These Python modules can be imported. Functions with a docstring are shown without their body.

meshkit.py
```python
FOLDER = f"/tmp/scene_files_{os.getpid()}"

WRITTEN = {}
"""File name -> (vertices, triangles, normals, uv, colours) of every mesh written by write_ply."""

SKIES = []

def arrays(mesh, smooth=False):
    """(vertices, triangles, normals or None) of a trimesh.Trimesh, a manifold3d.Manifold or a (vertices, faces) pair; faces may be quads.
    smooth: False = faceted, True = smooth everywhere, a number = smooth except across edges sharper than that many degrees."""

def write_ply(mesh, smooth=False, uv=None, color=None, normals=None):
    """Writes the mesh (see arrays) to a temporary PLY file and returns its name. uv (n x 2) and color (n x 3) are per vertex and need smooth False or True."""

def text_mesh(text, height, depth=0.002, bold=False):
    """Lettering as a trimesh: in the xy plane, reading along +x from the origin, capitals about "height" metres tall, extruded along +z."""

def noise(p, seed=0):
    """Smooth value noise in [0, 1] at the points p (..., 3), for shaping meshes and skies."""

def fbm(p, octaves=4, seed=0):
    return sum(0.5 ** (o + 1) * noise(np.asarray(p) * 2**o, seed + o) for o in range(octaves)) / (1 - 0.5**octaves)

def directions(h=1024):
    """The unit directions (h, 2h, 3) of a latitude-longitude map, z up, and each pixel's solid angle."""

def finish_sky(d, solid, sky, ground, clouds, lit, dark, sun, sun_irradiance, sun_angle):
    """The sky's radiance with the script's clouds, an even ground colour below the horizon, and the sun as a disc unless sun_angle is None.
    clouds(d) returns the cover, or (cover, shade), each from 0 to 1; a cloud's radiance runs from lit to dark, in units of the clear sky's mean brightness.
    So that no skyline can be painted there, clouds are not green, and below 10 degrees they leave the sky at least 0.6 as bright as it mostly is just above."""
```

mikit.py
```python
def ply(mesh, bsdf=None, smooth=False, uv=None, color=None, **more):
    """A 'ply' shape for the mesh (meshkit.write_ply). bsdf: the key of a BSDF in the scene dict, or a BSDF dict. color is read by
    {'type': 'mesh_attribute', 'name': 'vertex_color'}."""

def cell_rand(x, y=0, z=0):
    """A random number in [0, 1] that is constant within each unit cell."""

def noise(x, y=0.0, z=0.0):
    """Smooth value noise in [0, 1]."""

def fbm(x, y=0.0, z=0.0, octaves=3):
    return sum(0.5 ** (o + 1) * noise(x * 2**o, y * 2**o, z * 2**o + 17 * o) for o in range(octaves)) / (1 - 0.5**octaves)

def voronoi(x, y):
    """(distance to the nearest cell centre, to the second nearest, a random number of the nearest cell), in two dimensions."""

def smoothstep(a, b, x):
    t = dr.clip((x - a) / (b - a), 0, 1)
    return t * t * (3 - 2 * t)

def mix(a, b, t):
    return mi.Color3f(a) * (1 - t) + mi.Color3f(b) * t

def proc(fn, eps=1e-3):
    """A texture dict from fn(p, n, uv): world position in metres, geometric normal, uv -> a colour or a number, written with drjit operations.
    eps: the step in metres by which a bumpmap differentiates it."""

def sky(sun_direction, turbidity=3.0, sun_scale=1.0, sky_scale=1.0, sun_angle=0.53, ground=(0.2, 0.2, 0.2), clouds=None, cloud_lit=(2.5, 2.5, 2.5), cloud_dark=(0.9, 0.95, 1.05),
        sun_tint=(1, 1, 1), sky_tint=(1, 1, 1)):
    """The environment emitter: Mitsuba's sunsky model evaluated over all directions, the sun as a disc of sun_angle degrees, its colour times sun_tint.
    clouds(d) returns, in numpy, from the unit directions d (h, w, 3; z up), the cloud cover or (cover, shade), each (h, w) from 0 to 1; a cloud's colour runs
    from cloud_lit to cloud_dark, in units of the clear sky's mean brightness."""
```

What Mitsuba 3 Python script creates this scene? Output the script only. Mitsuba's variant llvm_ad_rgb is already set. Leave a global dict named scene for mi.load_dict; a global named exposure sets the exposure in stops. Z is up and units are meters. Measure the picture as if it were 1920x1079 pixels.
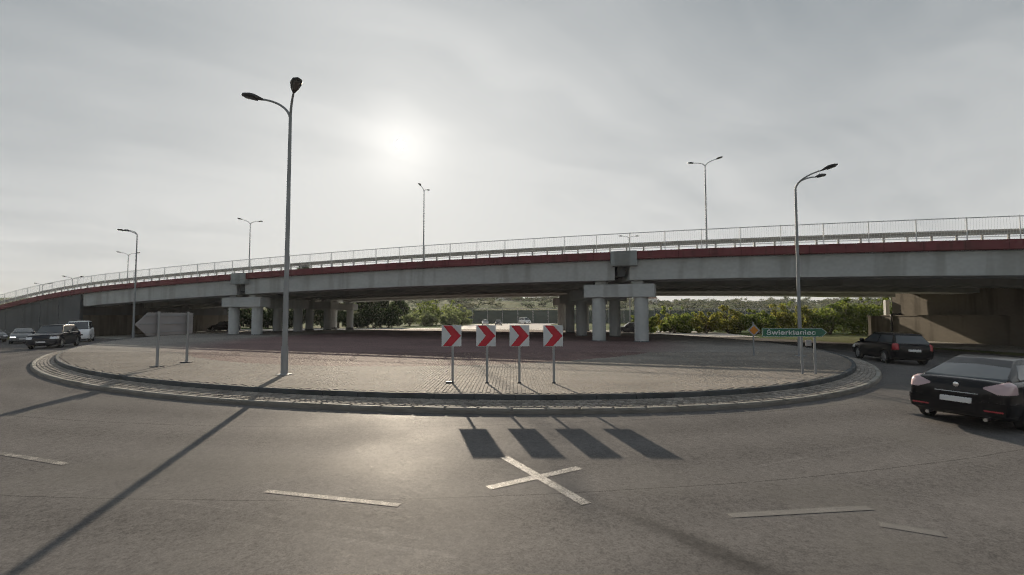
import math
import numpy as np
import trimesh
import manifold3d as m3
import mitsuba as mi
import drjit as dr
from scipy.interpolate import splprep, splev
from shapely.geometry import Polygon, box as sbox
import shapely
import mikit
import meshkit

T = mi.ScalarTransform4f
rng = np.random.default_rng(7)
scene, labels = {}, {}

# ------------------------------------------------------------------ camera, sky, exposure
EYE = 2.6
PITCH = math.radians(3.13)
scene['camera'] = {'type': 'perspective', 'fov': 90.0, 'fov_axis': 'x', 'near_clip': 0.1, 'far_clip': 6000.0,
                   'to_world': T().look_at(origin=[0, 0, EYE], target=[0, math.cos(PITCH), EYE + math.sin(PITCH)], up=[0, 0, 1])}
exposure = 1.75
SUN_EL, SUN_AZ = math.radians(18.3), math.radians(-12.5)
SUN = np.array([math.cos(SUN_EL) * math.sin(SUN_AZ), math.cos(SUN_EL) * math.cos(SUN_AZ), math.sin(SUN_EL)])


def thin_cloud(d):
    """A veil of high cloud: brighter towards the sun and the horizon, with a few wisps."""
    el = np.degrees(np.arcsin(np.clip(d[..., 2], 0, 1)))
    ang = np.degrees(np.arccos(np.clip(d @ SUN, -1, 1)))
    # wisps laid on a flat layer high above
    k = 1.0 / np.maximum(d[..., 2] + 0.12, 0.05)
    px, py = d[..., 0] * k, d[..., 1] * k
    a = math.radians(35)
    u, v = px * math.cos(a) + py * math.sin(a), -px * math.sin(a) + py * math.cos(a)
    warp = meshkit.fbm(np.stack([px * 1.3, py * 1.3, px * 0], -1), 3, 5) - 0.5
    w = meshkit.fbm(np.stack([u * 0.8 + warp, v * 4.6 + warp * 2.2, u * 0 + 3], -1), 6, 17)
    w2 = meshkit.fbm(np.stack([px * 1.1, py * 1.1, px * 0 + 9], -1), 4, 23)
    mottle = meshkit.fbm(np.stack([px * 5, py * 5, px * 0 + 2], -1), 3, 31)
    L = 0.385 + 0.05 * d[..., 0] + 0.32 * np.exp(-(ang / 33) ** 2) + 0.22 * np.exp(-(el / 20) ** 2) - 0.09 * np.clip((el - 14) / 18, 0, 1)
    L = L + 0.22 * (w - 0.5) + 0.13 * (w2 - 0.5) + 0.05 * (mottle - 0.5)
    L = np.clip(L, 0.2, 0.76)
    L = L + 0.13 * np.exp(-(ang / 13.0) ** 2) + 0.24 * np.exp(-(ang / 4.0) ** 2)
    L = np.clip(L, 0.2, 1.2)
    return np.ones_like(L) * 0.97, 1 - (L - 0.2) / 1.0


SKY = 1.0
scene['sky'] = mikit.sky(SUN.tolist(), turbidity=3.5, sun_scale=2.2, sun_tint=(0.82, 0.97, 1.38), clouds=thin_cloud,
                         cloud_lit=(4.76 * SKY, 4.70 * SKY, 4.55 * SKY), cloud_dark=(0.60 * SKY, 0.79 * SKY, 0.95 * SKY), ground=(0.12, 0.11, 0.1))


# ------------------------------------------------------------------ names and labels
counts = {}


def number(key):
    n = counts.get(key, 0)
    counts[key] = n + 1
    return key if n == 0 else f'{key}_{n:03d}'


def thing(name, label, category, group=None):
    key = number(name)
    labels[key] = {'label': label, 'category': category}
    if group:
        labels[key]['group'] = group
    return key


def part(parent, name, mesh, bsdf, smooth=False, kind=None, label=None, **more):
    key = number(parent + '__' + name)
    scene[key] = mesh if isinstance(mesh, dict) else mikit.ply(mesh, bsdf, smooth, **more)
    if isinstance(mesh, dict) and more:
        scene[key] = {**mesh, **more}
    if kind or label:
        labels[key] = {}
        if kind:
            labels[key]['kind'] = kind
        if label:
            labels[key]['label'] = label
    return key


def struct(name, mesh, bsdf, smooth=False, label=None, category=None, **more):
    key = number(name)
    scene[key] = mikit.ply(mesh, bsdf, smooth, **more)
    labels[key] = {'kind': 'structure'}
    if label:
        labels[key]['label'] = label
        labels[key]['category'] = category or name.replace('_', ' ')
    return key


# ------------------------------------------------------------------ mesh helpers
def cat(ms):
    return trimesh.util.concatenate([m for m in ms])


def bx(x0, x1, y0, y1, z0, z1):
    m = trimesh.creation.box((x1 - x0, y1 - y0, z1 - z0))
    m.apply_translation(((x0 + x1) / 2, (y0 + y1) / 2, (z0 + z1) / 2))
    return m


def place(m, x=0, y=0, z=0, rot=0.0):
    m = m.copy()
    if rot:
        m.apply_transform(trimesh.transformations.rotation_matrix(rot, [0, 0, 1]))
    m.apply_translation((x, y, z))
    return m


def man(m):
    return m3.Manifold(m3.Mesh(np.asarray(m.vertices, np.float32), np.asarray(m.faces, np.uint32)))


def tri(man_):
    me = man_.to_mesh()
    return trimesh.Trimesh(np.array(me.vert_properties[:, :3]), np.array(me.tri_verts), process=False)


def rbox(x0, x1, y0, y1, z0, z1, r=0.02, n=8):
    """A box with rounded edges: the hull of eight spheres."""
    r = min(r, (x1 - x0) / 2.01, (y1 - y0) / 2.01, (z1 - z0) / 2.01)
    s = m3.Manifold.sphere(r, n)
    return tri(m3.Manifold.batch_hull([s.translate((x, y, z)) for x in (x0 + r, x1 - r) for y in (y0 + r, y1 - r) for z in (z0 + r, z1 - r)]))


def tube(points, radii, n=10, caps=True):
    p = np.asarray(points, float)
    t = np.gradient(p, axis=0)
    t /= np.linalg.norm(t, axis=1, keepdims=True) + 1e-12
    a = np.cross(t[0], [0.31, 0.95, 0.05])
    a /= np.linalg.norm(a)
    A = []
    for k in range(len(p)):
        a = a - t[k] * (a @ t[k])
        a /= np.linalg.norm(a)
        A.append(a)
    A = np.array(A)
    B = np.cross(t, A)
    ang = np.arange(n) * 2 * np.pi / n
    r = np.broadcast_to(radii, (len(p),))
    v = p[:, None] + r[:, None, None] * (np.cos(ang)[None, :, None] * A[:, None] + np.sin(ang)[None, :, None] * B[:, None])
    f = []
    for i in range(len(p) - 1):
        for j in range(n):
            a0, a1, b0, b1 = i * n + j, i * n + (j + 1) % n, (i + 1) * n + j, (i + 1) * n + (j + 1) % n
            f += [[a0, a1, b1], [a0, b1, b0]]
    v = v.reshape(-1, 3)
    if caps:
        c0, c1 = len(v), len(v) + 1
        v = np.vstack([v, p[:1], p[-1:]])
        e = (len(p) - 1) * n
        for j in range(n):
            f += [[c0, (j + 1) % n, j], [c1, e + j, e + (j + 1) % n]]
    return trimesh.Trimesh(v, np.array(f), process=False)


def lathe(profile, n=24):
    return trimesh.creation.revolve(np.asarray(profile, float), sections=n)


def prism(poly, h, z=0.0):
    m = trimesh.creation.extrude_polygon(poly, h, engine='earcut')
    m.apply_translation((0, 0, z))
    return m


# ------------------------------------------------------------------ materials
def tex(fn, eps=1e-3):
    return mikit.proc(fn, eps)


def rgb(*c):
    return {'type': 'rgb', 'value': list(c)}


def pri(color, rough=0.5, spec=0.5, metallic=0.0, two=True, **more):
    b = {'type': 'principled', 'base_color': color if isinstance(color, dict) else rgb(*color), 'roughness': rough if isinstance(rough, dict) else float(rough),
         'specular': float(spec), 'metallic': float(metallic), **more}
    return {'type': 'twosided', 'bsdf': b} if two else b


N, F, V, S, MIX = mikit.noise, mikit.fbm, mikit.voronoi, mikit.smoothstep, mikit.mix


def asphalt_color(p, n, uv):
    big = F(p.x * 0.22, p.y * 0.22, 0, 4)
    mid = F(p.x * 1.7, p.y * 1.7, 3, 3)
    grain = N(p.x * 70, p.y * 70, 0)
    grain2 = N(p.x * 28, p.y * 28, 5)
    r = dr.sqrt(dr.square(p.x + 3.0) + dr.square(p.y - 38.0))
    track = 0.5 + 0.5 * dr.sin(r * 3.5 + 0.9 * F(p.x * 0.12, p.y * 0.12, 1, 2))
    wob = r + 0.05 * F(p.x * 1.2, p.y * 1.2, 4, 3)
    seam = dr.maximum(1 - dr.abs(wob - 27.36) / 0.022, 1 - dr.abs(wob - 31.2) / 0.018)
    b = 0.118 + 0.03 * (big - 0.5) + 0.02 * (mid - 0.5) + 0.046 * (grain - 0.5) + 0.034 * (grain2 - 0.5) + 0.02 * (N(p.x * 13, p.y * 13, 8) - 0.5) + 0.022 * (track - 0.5)
    c = mi.Color3f(1.035, 0.99, 0.98) * dr.maximum(b, 0.008)
    c = c * (1 - 0.5 * dr.clip(seam, 0, 1))
    # ghosts of old lane lines, and grit gathered along the rim
    for ax_, ay_, bx_, by_, wd, am in ((-4.6, 6.9, -1.0, 5.75, 0.055, 0.16), (-4.0, 6.35, -0.6, 5.35, 0.07, 0.12), (3.9, 8.2, 7.5, 9.9, 0.06, 0.12)):
        vx, vy = bx_ - ax_, by_ - ay_
        t_ = dr.clip(((p.x - ax_) * vx + (p.y - ay_) * vy) / (vx * vx + vy * vy), 0, 1)
        dd_ = dr.sqrt(dr.square(p.x - ax_ - t_ * vx) + dr.square(p.y - ay_ - t_ * vy))
        c = c * (1 + am * 2.2 * S(wd, wd * 0.4, dd_) * F(p.x * 4, p.y * 4, 3, 3))
    # an oily smear in the lane, right of the painted cross
    u = (p.x - 2.0) * 0.62 + (p.y - 5.6) * -0.78
    w = (p.x - 2.0) * 0.78 + (p.y - 5.6) * 0.62
    smear = dr.exp(-dr.square(u / 0.85) - dr.square(w / 0.16)) * (0.45 + 0.75 * F(p.x * 3, p.y * 3, 2, 2))
    c = c * (1 - dr.clip(0.7 * smear, 0, 0.42))
    pale = S(0.56, 0.75, F(p.x * 0.5 + 9, p.y * 0.5, 6, 4))
    return MIX(c, mi.Color3f(0.15, 0.145, 0.137), 0.35 * pale)


scene['m_asphalt_flat'] = pri(tex(asphalt_color), tex(lambda p, n, uv: 0.52 + 0.16 * F(p.x * 0.6, p.y * 0.6, 0, 3) + 0.08 * N(p.x * 40, p.y * 40, 7)), 0.20, two=False)
scene['m_asphalt_worn'] = {'type': 'bumpmap', 'arbitrary': tex(lambda p, n, uv: 0.0022 * N(p.x * 90, p.y * 90, 0) + 0.0016 * N(p.x * 45, p.y * 45, 4), 4e-3), 'scale': 1.0, 'bsdf': scene.pop('m_asphalt_flat')}
scene['m_asphalt'] = {'type': 'twosided', 'bsdf': {'type': 'blendbsdf', 'weight': 0.30, 'matt': {'type': 'diffuse', 'reflectance': tex(asphalt_color)}, 'worn': scene.pop('m_asphalt_worn')}}


def marking_color(p, n, uv):
    wear = F(p.x * 9, p.y * 9, 1, 3) * 0.6 + N(p.x * 75, p.y * 75, 2) * 0.4
    t = S(0.36, 0.6, wear)
    return MIX(mi.Color3f(0.34, 0.32, 0.30), mi.Color3f(0.14, 0.135, 0.13), t)


def marking_faint(p, n, uv):
    wear = F(p.x * 7, p.y * 7, 1, 3) * 0.6 + N(p.x * 75, p.y * 75, 2) * 0.4
    t = S(0.2, 0.55, wear)
    return MIX(mi.Color3f(0.175, 0.168, 0.16), mi.Color3f(0.138, 0.132, 0.126), t)


scene['m_marking_worn'] = pri(tex(lambda p, n, uv: MIX(mi.Color3f(0.27, 0.255, 0.24), mi.Color3f(0.12, 0.115, 0.11), S(0.3, 0.58, F(p.x * 8, p.y * 8, 1, 3) * 0.6 + N(p.x * 75, p.y * 75, 2) * 0.4))), 0.7, 0.2)
scene['m_marking'] = pri(tex(marking_color), 0.6, 0.4)
scene['m_marking_faint'] = pri(tex(marking_faint), 0.6, 0.4)


def concrete_fn(base, streak, panel=0.0):
    def fn(p, n, uv):
        a = F(p.x * 0.5, p.y * 0.5, p.z * 0.5, 4)
        b = F(p.x * 6, p.y * 6, p.z * 6, 3)
        h = p.x * 0.9 + p.y * 0.45
        st = F(h * 2.3, p.z * 0.14, 2, 4)
        v = 1 + 0.35 * (a - 0.5) + 0.22 * (b - 0.5)
        c = mi.Color3f(*base) * v
        return MIX(c, mi.Color3f(*base) * mi.Color3f(0.42, 0.40, 0.36), streak * S(0.48, 0.75, st))
    return fn


scene['m_concrete'] = pri(tex(concrete_fn((0.44, 0.46, 0.465), 0.35)), 0.85, 0.3)
scene['m_joint'] = pri(tex(concrete_fn((0.30, 0.325, 0.33), 0.5)), 0.85, 0.3)
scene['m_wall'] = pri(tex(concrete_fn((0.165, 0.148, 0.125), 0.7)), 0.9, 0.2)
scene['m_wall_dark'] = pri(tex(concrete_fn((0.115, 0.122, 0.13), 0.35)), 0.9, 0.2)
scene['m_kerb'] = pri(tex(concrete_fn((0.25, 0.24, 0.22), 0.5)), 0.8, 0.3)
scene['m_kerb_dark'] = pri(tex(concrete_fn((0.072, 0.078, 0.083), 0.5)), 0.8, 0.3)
scene['m_glare_road'] = pri(tex(lambda p, n, uv: mi.Color3f(0.42, 0.39, 0.36) * (0.85 + 0.3 * F(p.x * 0.3, p.y * 0.3, 0, 4))), 0.8, 0.3)  # far road: low-sun glare put into the base colour, hence paler than asphalt


def cornice_fn(p, n, uv):
    a = F(p.x * 0.7, p.y * 0.7, p.z * 0.7, 4)
    h = p.x * 0.93 - p.y * 0.36
    st = F(h * 3.0, p.z * 0.5, 2, 4)
    j = dr.abs(h / 2.0 - dr.floor(h / 2.0) - 0.5)
    c = mi.Color3f(0.165, 0.045, 0.052) * (1 + 0.5 * (a - 0.5))
    c = MIX(c, mi.Color3f(0.09, 0.035, 0.035), 0.6 * S(0.5, 0.72, st))
    return MIX(c, mi.Color3f(0.05, 0.02, 0.02), 0.7 * S(0.485, 0.495, j))


scene['m_cornice'] = pri(tex(cornice_fn), 0.7, 0.3)
vc = {'type': 'mesh_attribute', 'name': 'vertex_color'}
scene['m_paver'] = pri(vc, 0.8, 0.15)


def far_paver_fn(p, n, uv):
    j1 = dr.abs(p.x / 0.2 - dr.floor(p.x / 0.2) - 0.5)
    j2 = dr.abs(p.y / 0.1 - dr.floor(p.y / 0.1) - 0.5)
    r = mikit.cell_rand(p.x / 0.2, p.y / 0.1, 1)
    a = F(p.x * 0.35, p.y * 0.35, 0, 4)
    red = S(-0.15, 0.15, dr.sqrt(dr.square((p.x + 5.0) / 17.0) + dr.square((p.y - 44.0) / 24.5)) * -1 + 1.0)
    c = MIX(mi.Color3f(0.205, 0.19, 0.175), mi.Color3f(0.150, 0.100, 0.098), red)
    c = c * (0.8 + 0.25 * r + 0.5 * (a - 0.5))
    return c * (1 - 0.25 * S(0.40, 0.5, dr.maximum(j1, j2)))


scene['m_paving_bed'] = pri(tex(lambda p, n, uv: mi.Color3f(0.155, 0.142, 0.128) * (0.7 + 0.6 * F(p.x * 3, p.y * 3, 0, 3))), 0.95, 0.1)
scene['m_far_paver'] = pri(tex(far_paver_fn), 0.85, 0.2)


def grass_fn(p, n, uv):
    a = F(p.x * 0.05, p.y * 0.05, 0, 4)
    b = F(p.x * 0.6, p.y * 0.6, 1, 4)
    c = MIX(mi.Color3f(0.045, 0.075, 0.024), mi.Color3f(0.10, 0.105, 0.045), S(0.3, 0.7, a))
    return c * (0.6 + 0.8 * b)


scene['m_grass'] = pri(tex(grass_fn), 0.95, 0.1)
scene['m_steel'] = pri(tex(lambda p, n, uv: mi.Color3f(0.27, 0.285, 0.30) * (0.75 + 0.5 * F(p.x * 4, p.y * 4, p.z * 1.2, 3))), 0.6, 0.4, 0.25)
scene['m_fence'] = pri((0.62, 0.64, 0.65), 0.6, 0.3, 0.1)
scene['m_post'] = pri((0.27, 0.285, 0.30), 0.5, 0.5, 0.4)
scene['m_dark'] = pri((0.035, 0.036, 0.04), 0.45)
scene['m_lens'] = pri((0.10, 0.10, 0.105), 0.15)
scene['m_barrier'] = pri(tex(lambda p, n, uv: mi.Color3f(0.31, 0.31, 0.295) * (0.7 + 0.6 * F(p.x * 2, p.y * 2, p.z * 6, 3))), 0.55, 0.5, 0.3)
scene['m_sign_back'] = pri(tex(lambda p, n, uv: mi.Color3f(0.30, 0.30, 0.315) * (0.85 + 0.3 * F(p.x * 2, p.y * 2, p.z * 3, 3))), 0.5, 0.5, 0.4)
scene['m_sign_white'] = pri(tex(lambda p, n, uv: mi.Color3f(0.50, 0.53, 0.56) * (0.92 + 0.16 * F(p.x * 5, p.y * 5, p.z * 5, 3))), 0.4)
scene['m_sign_red'] = pri(tex(lambda p, n, uv: mi.Color3f(0.42, 0.012, 0.03) * (0.85 + 0.3 * F(p.x * 5, p.y * 5, p.z * 5, 3))), 0.4)
scene['m_sign_green'] = pri((0.006, 0.10, 0.06), 0.4)
scene['m_sign_orange'] = pri((0.48, 0.17, 0.01), 0.5)
scene['m_white_paint'] = pri((0.70, 0.71, 0.70), 0.5)
scene['m_roof'] = pri((0.30, 0.13, 0.09), 0.8)
scene['m_render'] = pri((0.72, 0.70, 0.66), 0.85)
scene['m_window'] = pri((0.03, 0.035, 0.04), 0.1)
scene['m_noise_wall'] = pri(tex(lambda p, n, uv: mi.Color3f(0.05, 0.074, 0.066) * (0.75 + 0.5 * F(p.x * 0.5, p.y * 0.5, p.z * 0.9, 4))), 0.8)
scene['m_bark'] = pri((0.08, 0.06, 0.045), 0.9)


def leaf_mat(c, t):
    return {'type': 'principledthin', 'base_color': vc, 'roughness': 0.8, 'eta': 1.3, 'diff_trans': t, 'spec_trans': 0.0}


scene['m_leaf'] = leaf_mat(None, 1.1)
scene['m_leaf_far'] = {'type': 'principledthin', 'base_color': vc, 'roughness': 0.9, 'diff_trans': 0.55, 'eta': 1.2}
PAINT = {}


def paint(name, color, metallic=0.0, rough=0.25, spec=0.5, coat=1.0):
    scene['m_paint_' + name] = pri(color, rough, spec, metallic, clearcoat=coat, clearcoat_gloss=0.95)
    return 'm_paint_' + name


P_BLACK = paint('black', (0.003, 0.003, 0.005), 0.0, 0.18, 0.25, 0.35)
P_NAVY = paint('navy', (0.010, 0.013, 0.022), 0.0, 0.2, 0.3, 0.5)
P_WHITE = paint('white', (0.72, 0.73, 0.74))
P_SILVER = paint('silver', (0.40, 0.41, 0.42), 0.6, 0.35)
P_GREY = paint('grey', (0.16, 0.17, 0.18), 0.4, 0.35)
P_BEIGE = paint('beige', (0.38, 0.32, 0.20), 0.3, 0.35)
P_RED = paint('maroon', (0.10, 0.012, 0.016))
scene['m_glass'] = pri((0.035, 0.043, 0.052), 0.06, 0.9, 0.0, clearcoat=1.0, clearcoat_gloss=1.0)
scene['m_tyre'] = pri((0.018, 0.018, 0.019), 0.8)
scene['m_rim'] = pri((0.50, 0.51, 0.52), 0.3, 0.5, 0.8)
scene['m_chrome'] = pri((0.75, 0.76, 0.78), 0.12, 0.5, 1.0)
scene['m_tail'] = pri((0.35, 0.012, 0.02), 0.15, 0.6, clearcoat=1.0)
scene['m_tail_clear'] = pri((0.46, 0.34, 0.36), 0.12, 0.6, clearcoat=1.0)
scene['m_trim'] = pri((0.012, 0.012, 0.013), 0.5)
scene['m_plate'] = pri((0.62, 0.63, 0.64), 0.4)
scene['m_lamp_glass'] = pri((0.70, 0.72, 0.75), 0.12, 0.6, clearcoat=1.0)

# ------------------------------------------------------------------ the roundabout: island outline and road heights
OUT = np.array([(-21.9, 24.9), (-19.4, 21.9), (-17.1, 19.7), (-14.9, 18.0), (-13.0, 16.75), (-10.8, 15.5), (-9.3, 14.88), (-6.6, 13.9), (-4.2, 13.22), (-2.1, 12.81), (0, 12.62),
                (1.9, 12.6), (3.95, 12.9), (5.3, 13.3), (6.7, 13.87), (9.55, 15.5), (11.4, 17.1), (12.9, 19.0), (14.9, 22.4), (16.6, 26.8), (17.8, 32), (18.2, 38), (17.4, 46), (15.0, 55),
                (10, 63.5), (3, 69.5), (-6, 73), (-16, 72), (-25, 68), (-31.5, 61), (-33.5, 52.5), (-32.3, 44), (-29.3, 36.2), (-25.6, 29.8)], float)
tck, _ = splprep(np.vstack([OUT, OUT[:1]]).T, s=1.2, per=True)
ring = np.array(splev(np.linspace(0, 1, 1601)[:-1], tck)).T
step = np.linalg.norm(np.roll(ring, -1, 0) - ring, axis=1)
arc = np.concatenate([[0], np.cumsum(step)])
PERIM = arc[-1]


def outline(n):
    """n points of the island's kerb line, evenly spaced, and their outward normals."""
    q = np.linspace(0, PERIM, n + 1)[:-1]
    p = np.stack([np.interp(q, arc, np.append(ring[:, k], ring[0, k])) for k in (0, 1)], 1)
    t = np.roll(p, -1, 0) - np.roll(p, 1, 0)
    t /= np.linalg.norm(t, axis=1, keepdims=True)
    c = p.mean(0)
    nrm = np.stack([t[:, 1], -t[:, 0]], 1)
    if ((p - c) * nrm).sum() < 0:
        nrm = -nrm
    return p, nrm


ISLAND = Polygon(ring)
TOP = 0.68


def road_z(d):
    """Height of the road d metres outside the kerb: it falls outwards."""
    return np.maximum(0.385 - 0.0321 * np.asarray(d, float), 0.0)


def road_at(x, y):
    return float(road_z(ISLAND.distance(shapely.Point(x, y))))


def ring_strip(prof, n=640):
    """A strip round the island; prof = [(d, z), ...]."""
    p, nr = outline(n)
    v = np.concatenate([np.column_stack([p + nr * d, np.full(n, z)]) for d, z in prof])
    f = []
    i = np.arange(n)
    for k in range(len(prof) - 1):
        a, b = k * n + i, k * n + (i + 1) % n
        f += [np.column_stack([a, a + n, b]), np.column_stack([b, a + n, b + n])]
    f = np.vstack(f)
    m = trimesh.Trimesh(v, f, process=False)
    if m.face_normals[:, 2].sum() < 0:
        m.invert()
    return m


struct('ground', trimesh.Trimesh([(-2500, -400, -0.03), (2500, -400, -0.03), (2500, 3000, -0.03), (-2500, 3000, -0.03)], [(0, 1, 2), (0, 2, 3)], process=False), 'm_grass')
ds = [0.74] + [1 + 0.5 * q for q in range(24)] + [13, 14.5]
struct('road', ring_strip([(d, float(road_z(d))) for d in ds], 1200), 'm_asphalt', True)


def sheet(pts, z):
    m = trimesh.creation.extrude_polygon(Polygon(pts), 0.001, engine='earcut')
    v, f = np.array(m.vertices), np.array(m.faces)
    keep = m.face_normals[:, 2] > 0.5
    m = trimesh.Trimesh(v, f[keep], process=True)
    m.apply_translation((0, 0, z - 0.001))
    return m


struct('road', sheet([(-70, -30), (70, -30), (70, 3), (24, 8), (10, 0), (-2, -1), (-20, 6), (-27, 12), (-60, 26), (-70, 20)], -0.006), 'm_asphalt')
struct('road', sheet([(-25, 25), (-60, 27), (-160, 58), (-160, 92), (-60, 54), (-44, 60), (-44, 44)], -0.008), 'm_asphalt')
struct('road', sheet([(-46, 78), (30, 62), (32, 84), (10, 92), (11, 150), (16, 174), (1, 174), (-11, 150), (-14, 104), (-46, 100)], 0.004), 'm_glare_road')
struct('road', sheet([(-45, 98), (-140, 112), (-140, 76), (-45, 72)], -0.010), 'm_glare_road')
struct('road', sheet([(26, 14), (120, -14), (120, 8), (36, 26), (30, 40)], -0.012), 'm_asphalt')

# ---- the island itself: bed, kerb stones, pavers, setts
isl = 'pavement'
labels[isl] = {'kind': 'structure', 'label': 'paved roundabout island with a raised concrete kerb', 'category': 'pavement'}
bed_poly = ISLAND.buffer(-0.13)
scene[isl] = mikit.ply(prism(bed_poly.simplify(0.02), 0.5, TOP - 0.012 - 0.5), 'm_paving_bed')
nk = int(round(PERIM / 1.0))
NEAR = sbox(-60, 0, 60, 27)

pk, nrk = outline(nk * 6)
for i in range(nk):
    idx = [(i * 6 + j) % (nk * 6) for j in range(7)]
    a, nn = pk[idx], nrk[idx]
    # gap at the ends of each stone
    a = a.copy()
    a[0] += (a[1] - a[0]) * 0.05
    a[-1] += (a[-2] - a[-1]) * 0.05
    prof = [(-0.15, 0.1), (-0.15, TOP - 0.004), (-0.03, TOP + 0.004), (-0.004, TOP - 0.022), (0.012, 0.1)]
    n = len(prof)
    v = np.concatenate([np.column_stack([a + nn * d, np.full(7, z)]) for d, z in prof]).reshape(n, 7, 3).transpose(1, 0, 2).reshape(-1, 3)
    v[:, 2] += rng.normal(0, 0.003)
    f = []
    for s_ in range(6):
        for k in range(n - 1):
            p0, p1, q0, q1 = s_ * n + k, s_ * n + k + 1, (s_ + 1) * n + k, (s_ + 1) * n + k + 1
            f += [[p0, q0, p1], [p1, q0, q1]]
    for e, flip in ((0, False), (6 * n, True)):
        for k in range(1, n - 1):
            f.append([e, e + k + 1, e + k] if not flip else [e, e + k, e + k + 1])
    m = trimesh.Trimesh(v, np.array(f), process=False)
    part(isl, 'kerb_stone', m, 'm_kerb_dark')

far_poly = bed_poly.difference(sbox(-80, -10, 80, 27.0))
fp = prism(far_poly.simplify(0.02), 0.012, TOP - 0.016)
part(isl, 'far_paving', fp, 'm_far_paver')


def brick_mesh(cx, cy, z, lx, ly, ang, h=0.03, ch=0.007, colors=None, dz=None):
    """Many chamfered stones (top and bevels only) as one mesh with vertex colours."""
    n = len(cx)
    ca, sa = np.cos(ang), np.sin(ang)
    quad = np.array([(-1, -1), (1, -1), (1, 1), (-1, 1)], float)
    lx, ly = np.broadcast_to(lx, n), np.broadcast_to(ly, n)

    def lvl(inset, zz):
        u = quad[None, :, 0] * (lx[:, None] / 2 - inset)
        w = quad[None, :, 1] * (ly[:, None] / 2 - inset)
        return np.stack([cx[:, None] + u * ca[:, None] - w * sa[:, None], cy[:, None] + u * sa[:, None] + w * ca[:, None], np.broadcast_to(np.asarray(zz)[:, None], (n, 4))], -1)
    zt = z + (dz if dz is not None else np.zeros(n))
    v = np.concatenate([lvl(ch, zt), lvl(0, zt - ch), lvl(0, zt - h)], 1)      # n,12,3
    f0 = [[0, 1, 2], [0, 2, 3]]
    for L in (0, 4):
        for k in range(4):
            a, b = L + k, L + (k + 1) % 4
            f0 += [[a, a + 4, b], [b, a + 4, b + 4]]
    f = (np.array(f0)[None] + (np.arange(n) * 12)[:, None, None]).reshape(-1, 3)
    return trimesh.Trimesh(v.reshape(-1, 3), f, process=False), np.repeat(colors, 12, axis=0)


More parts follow.
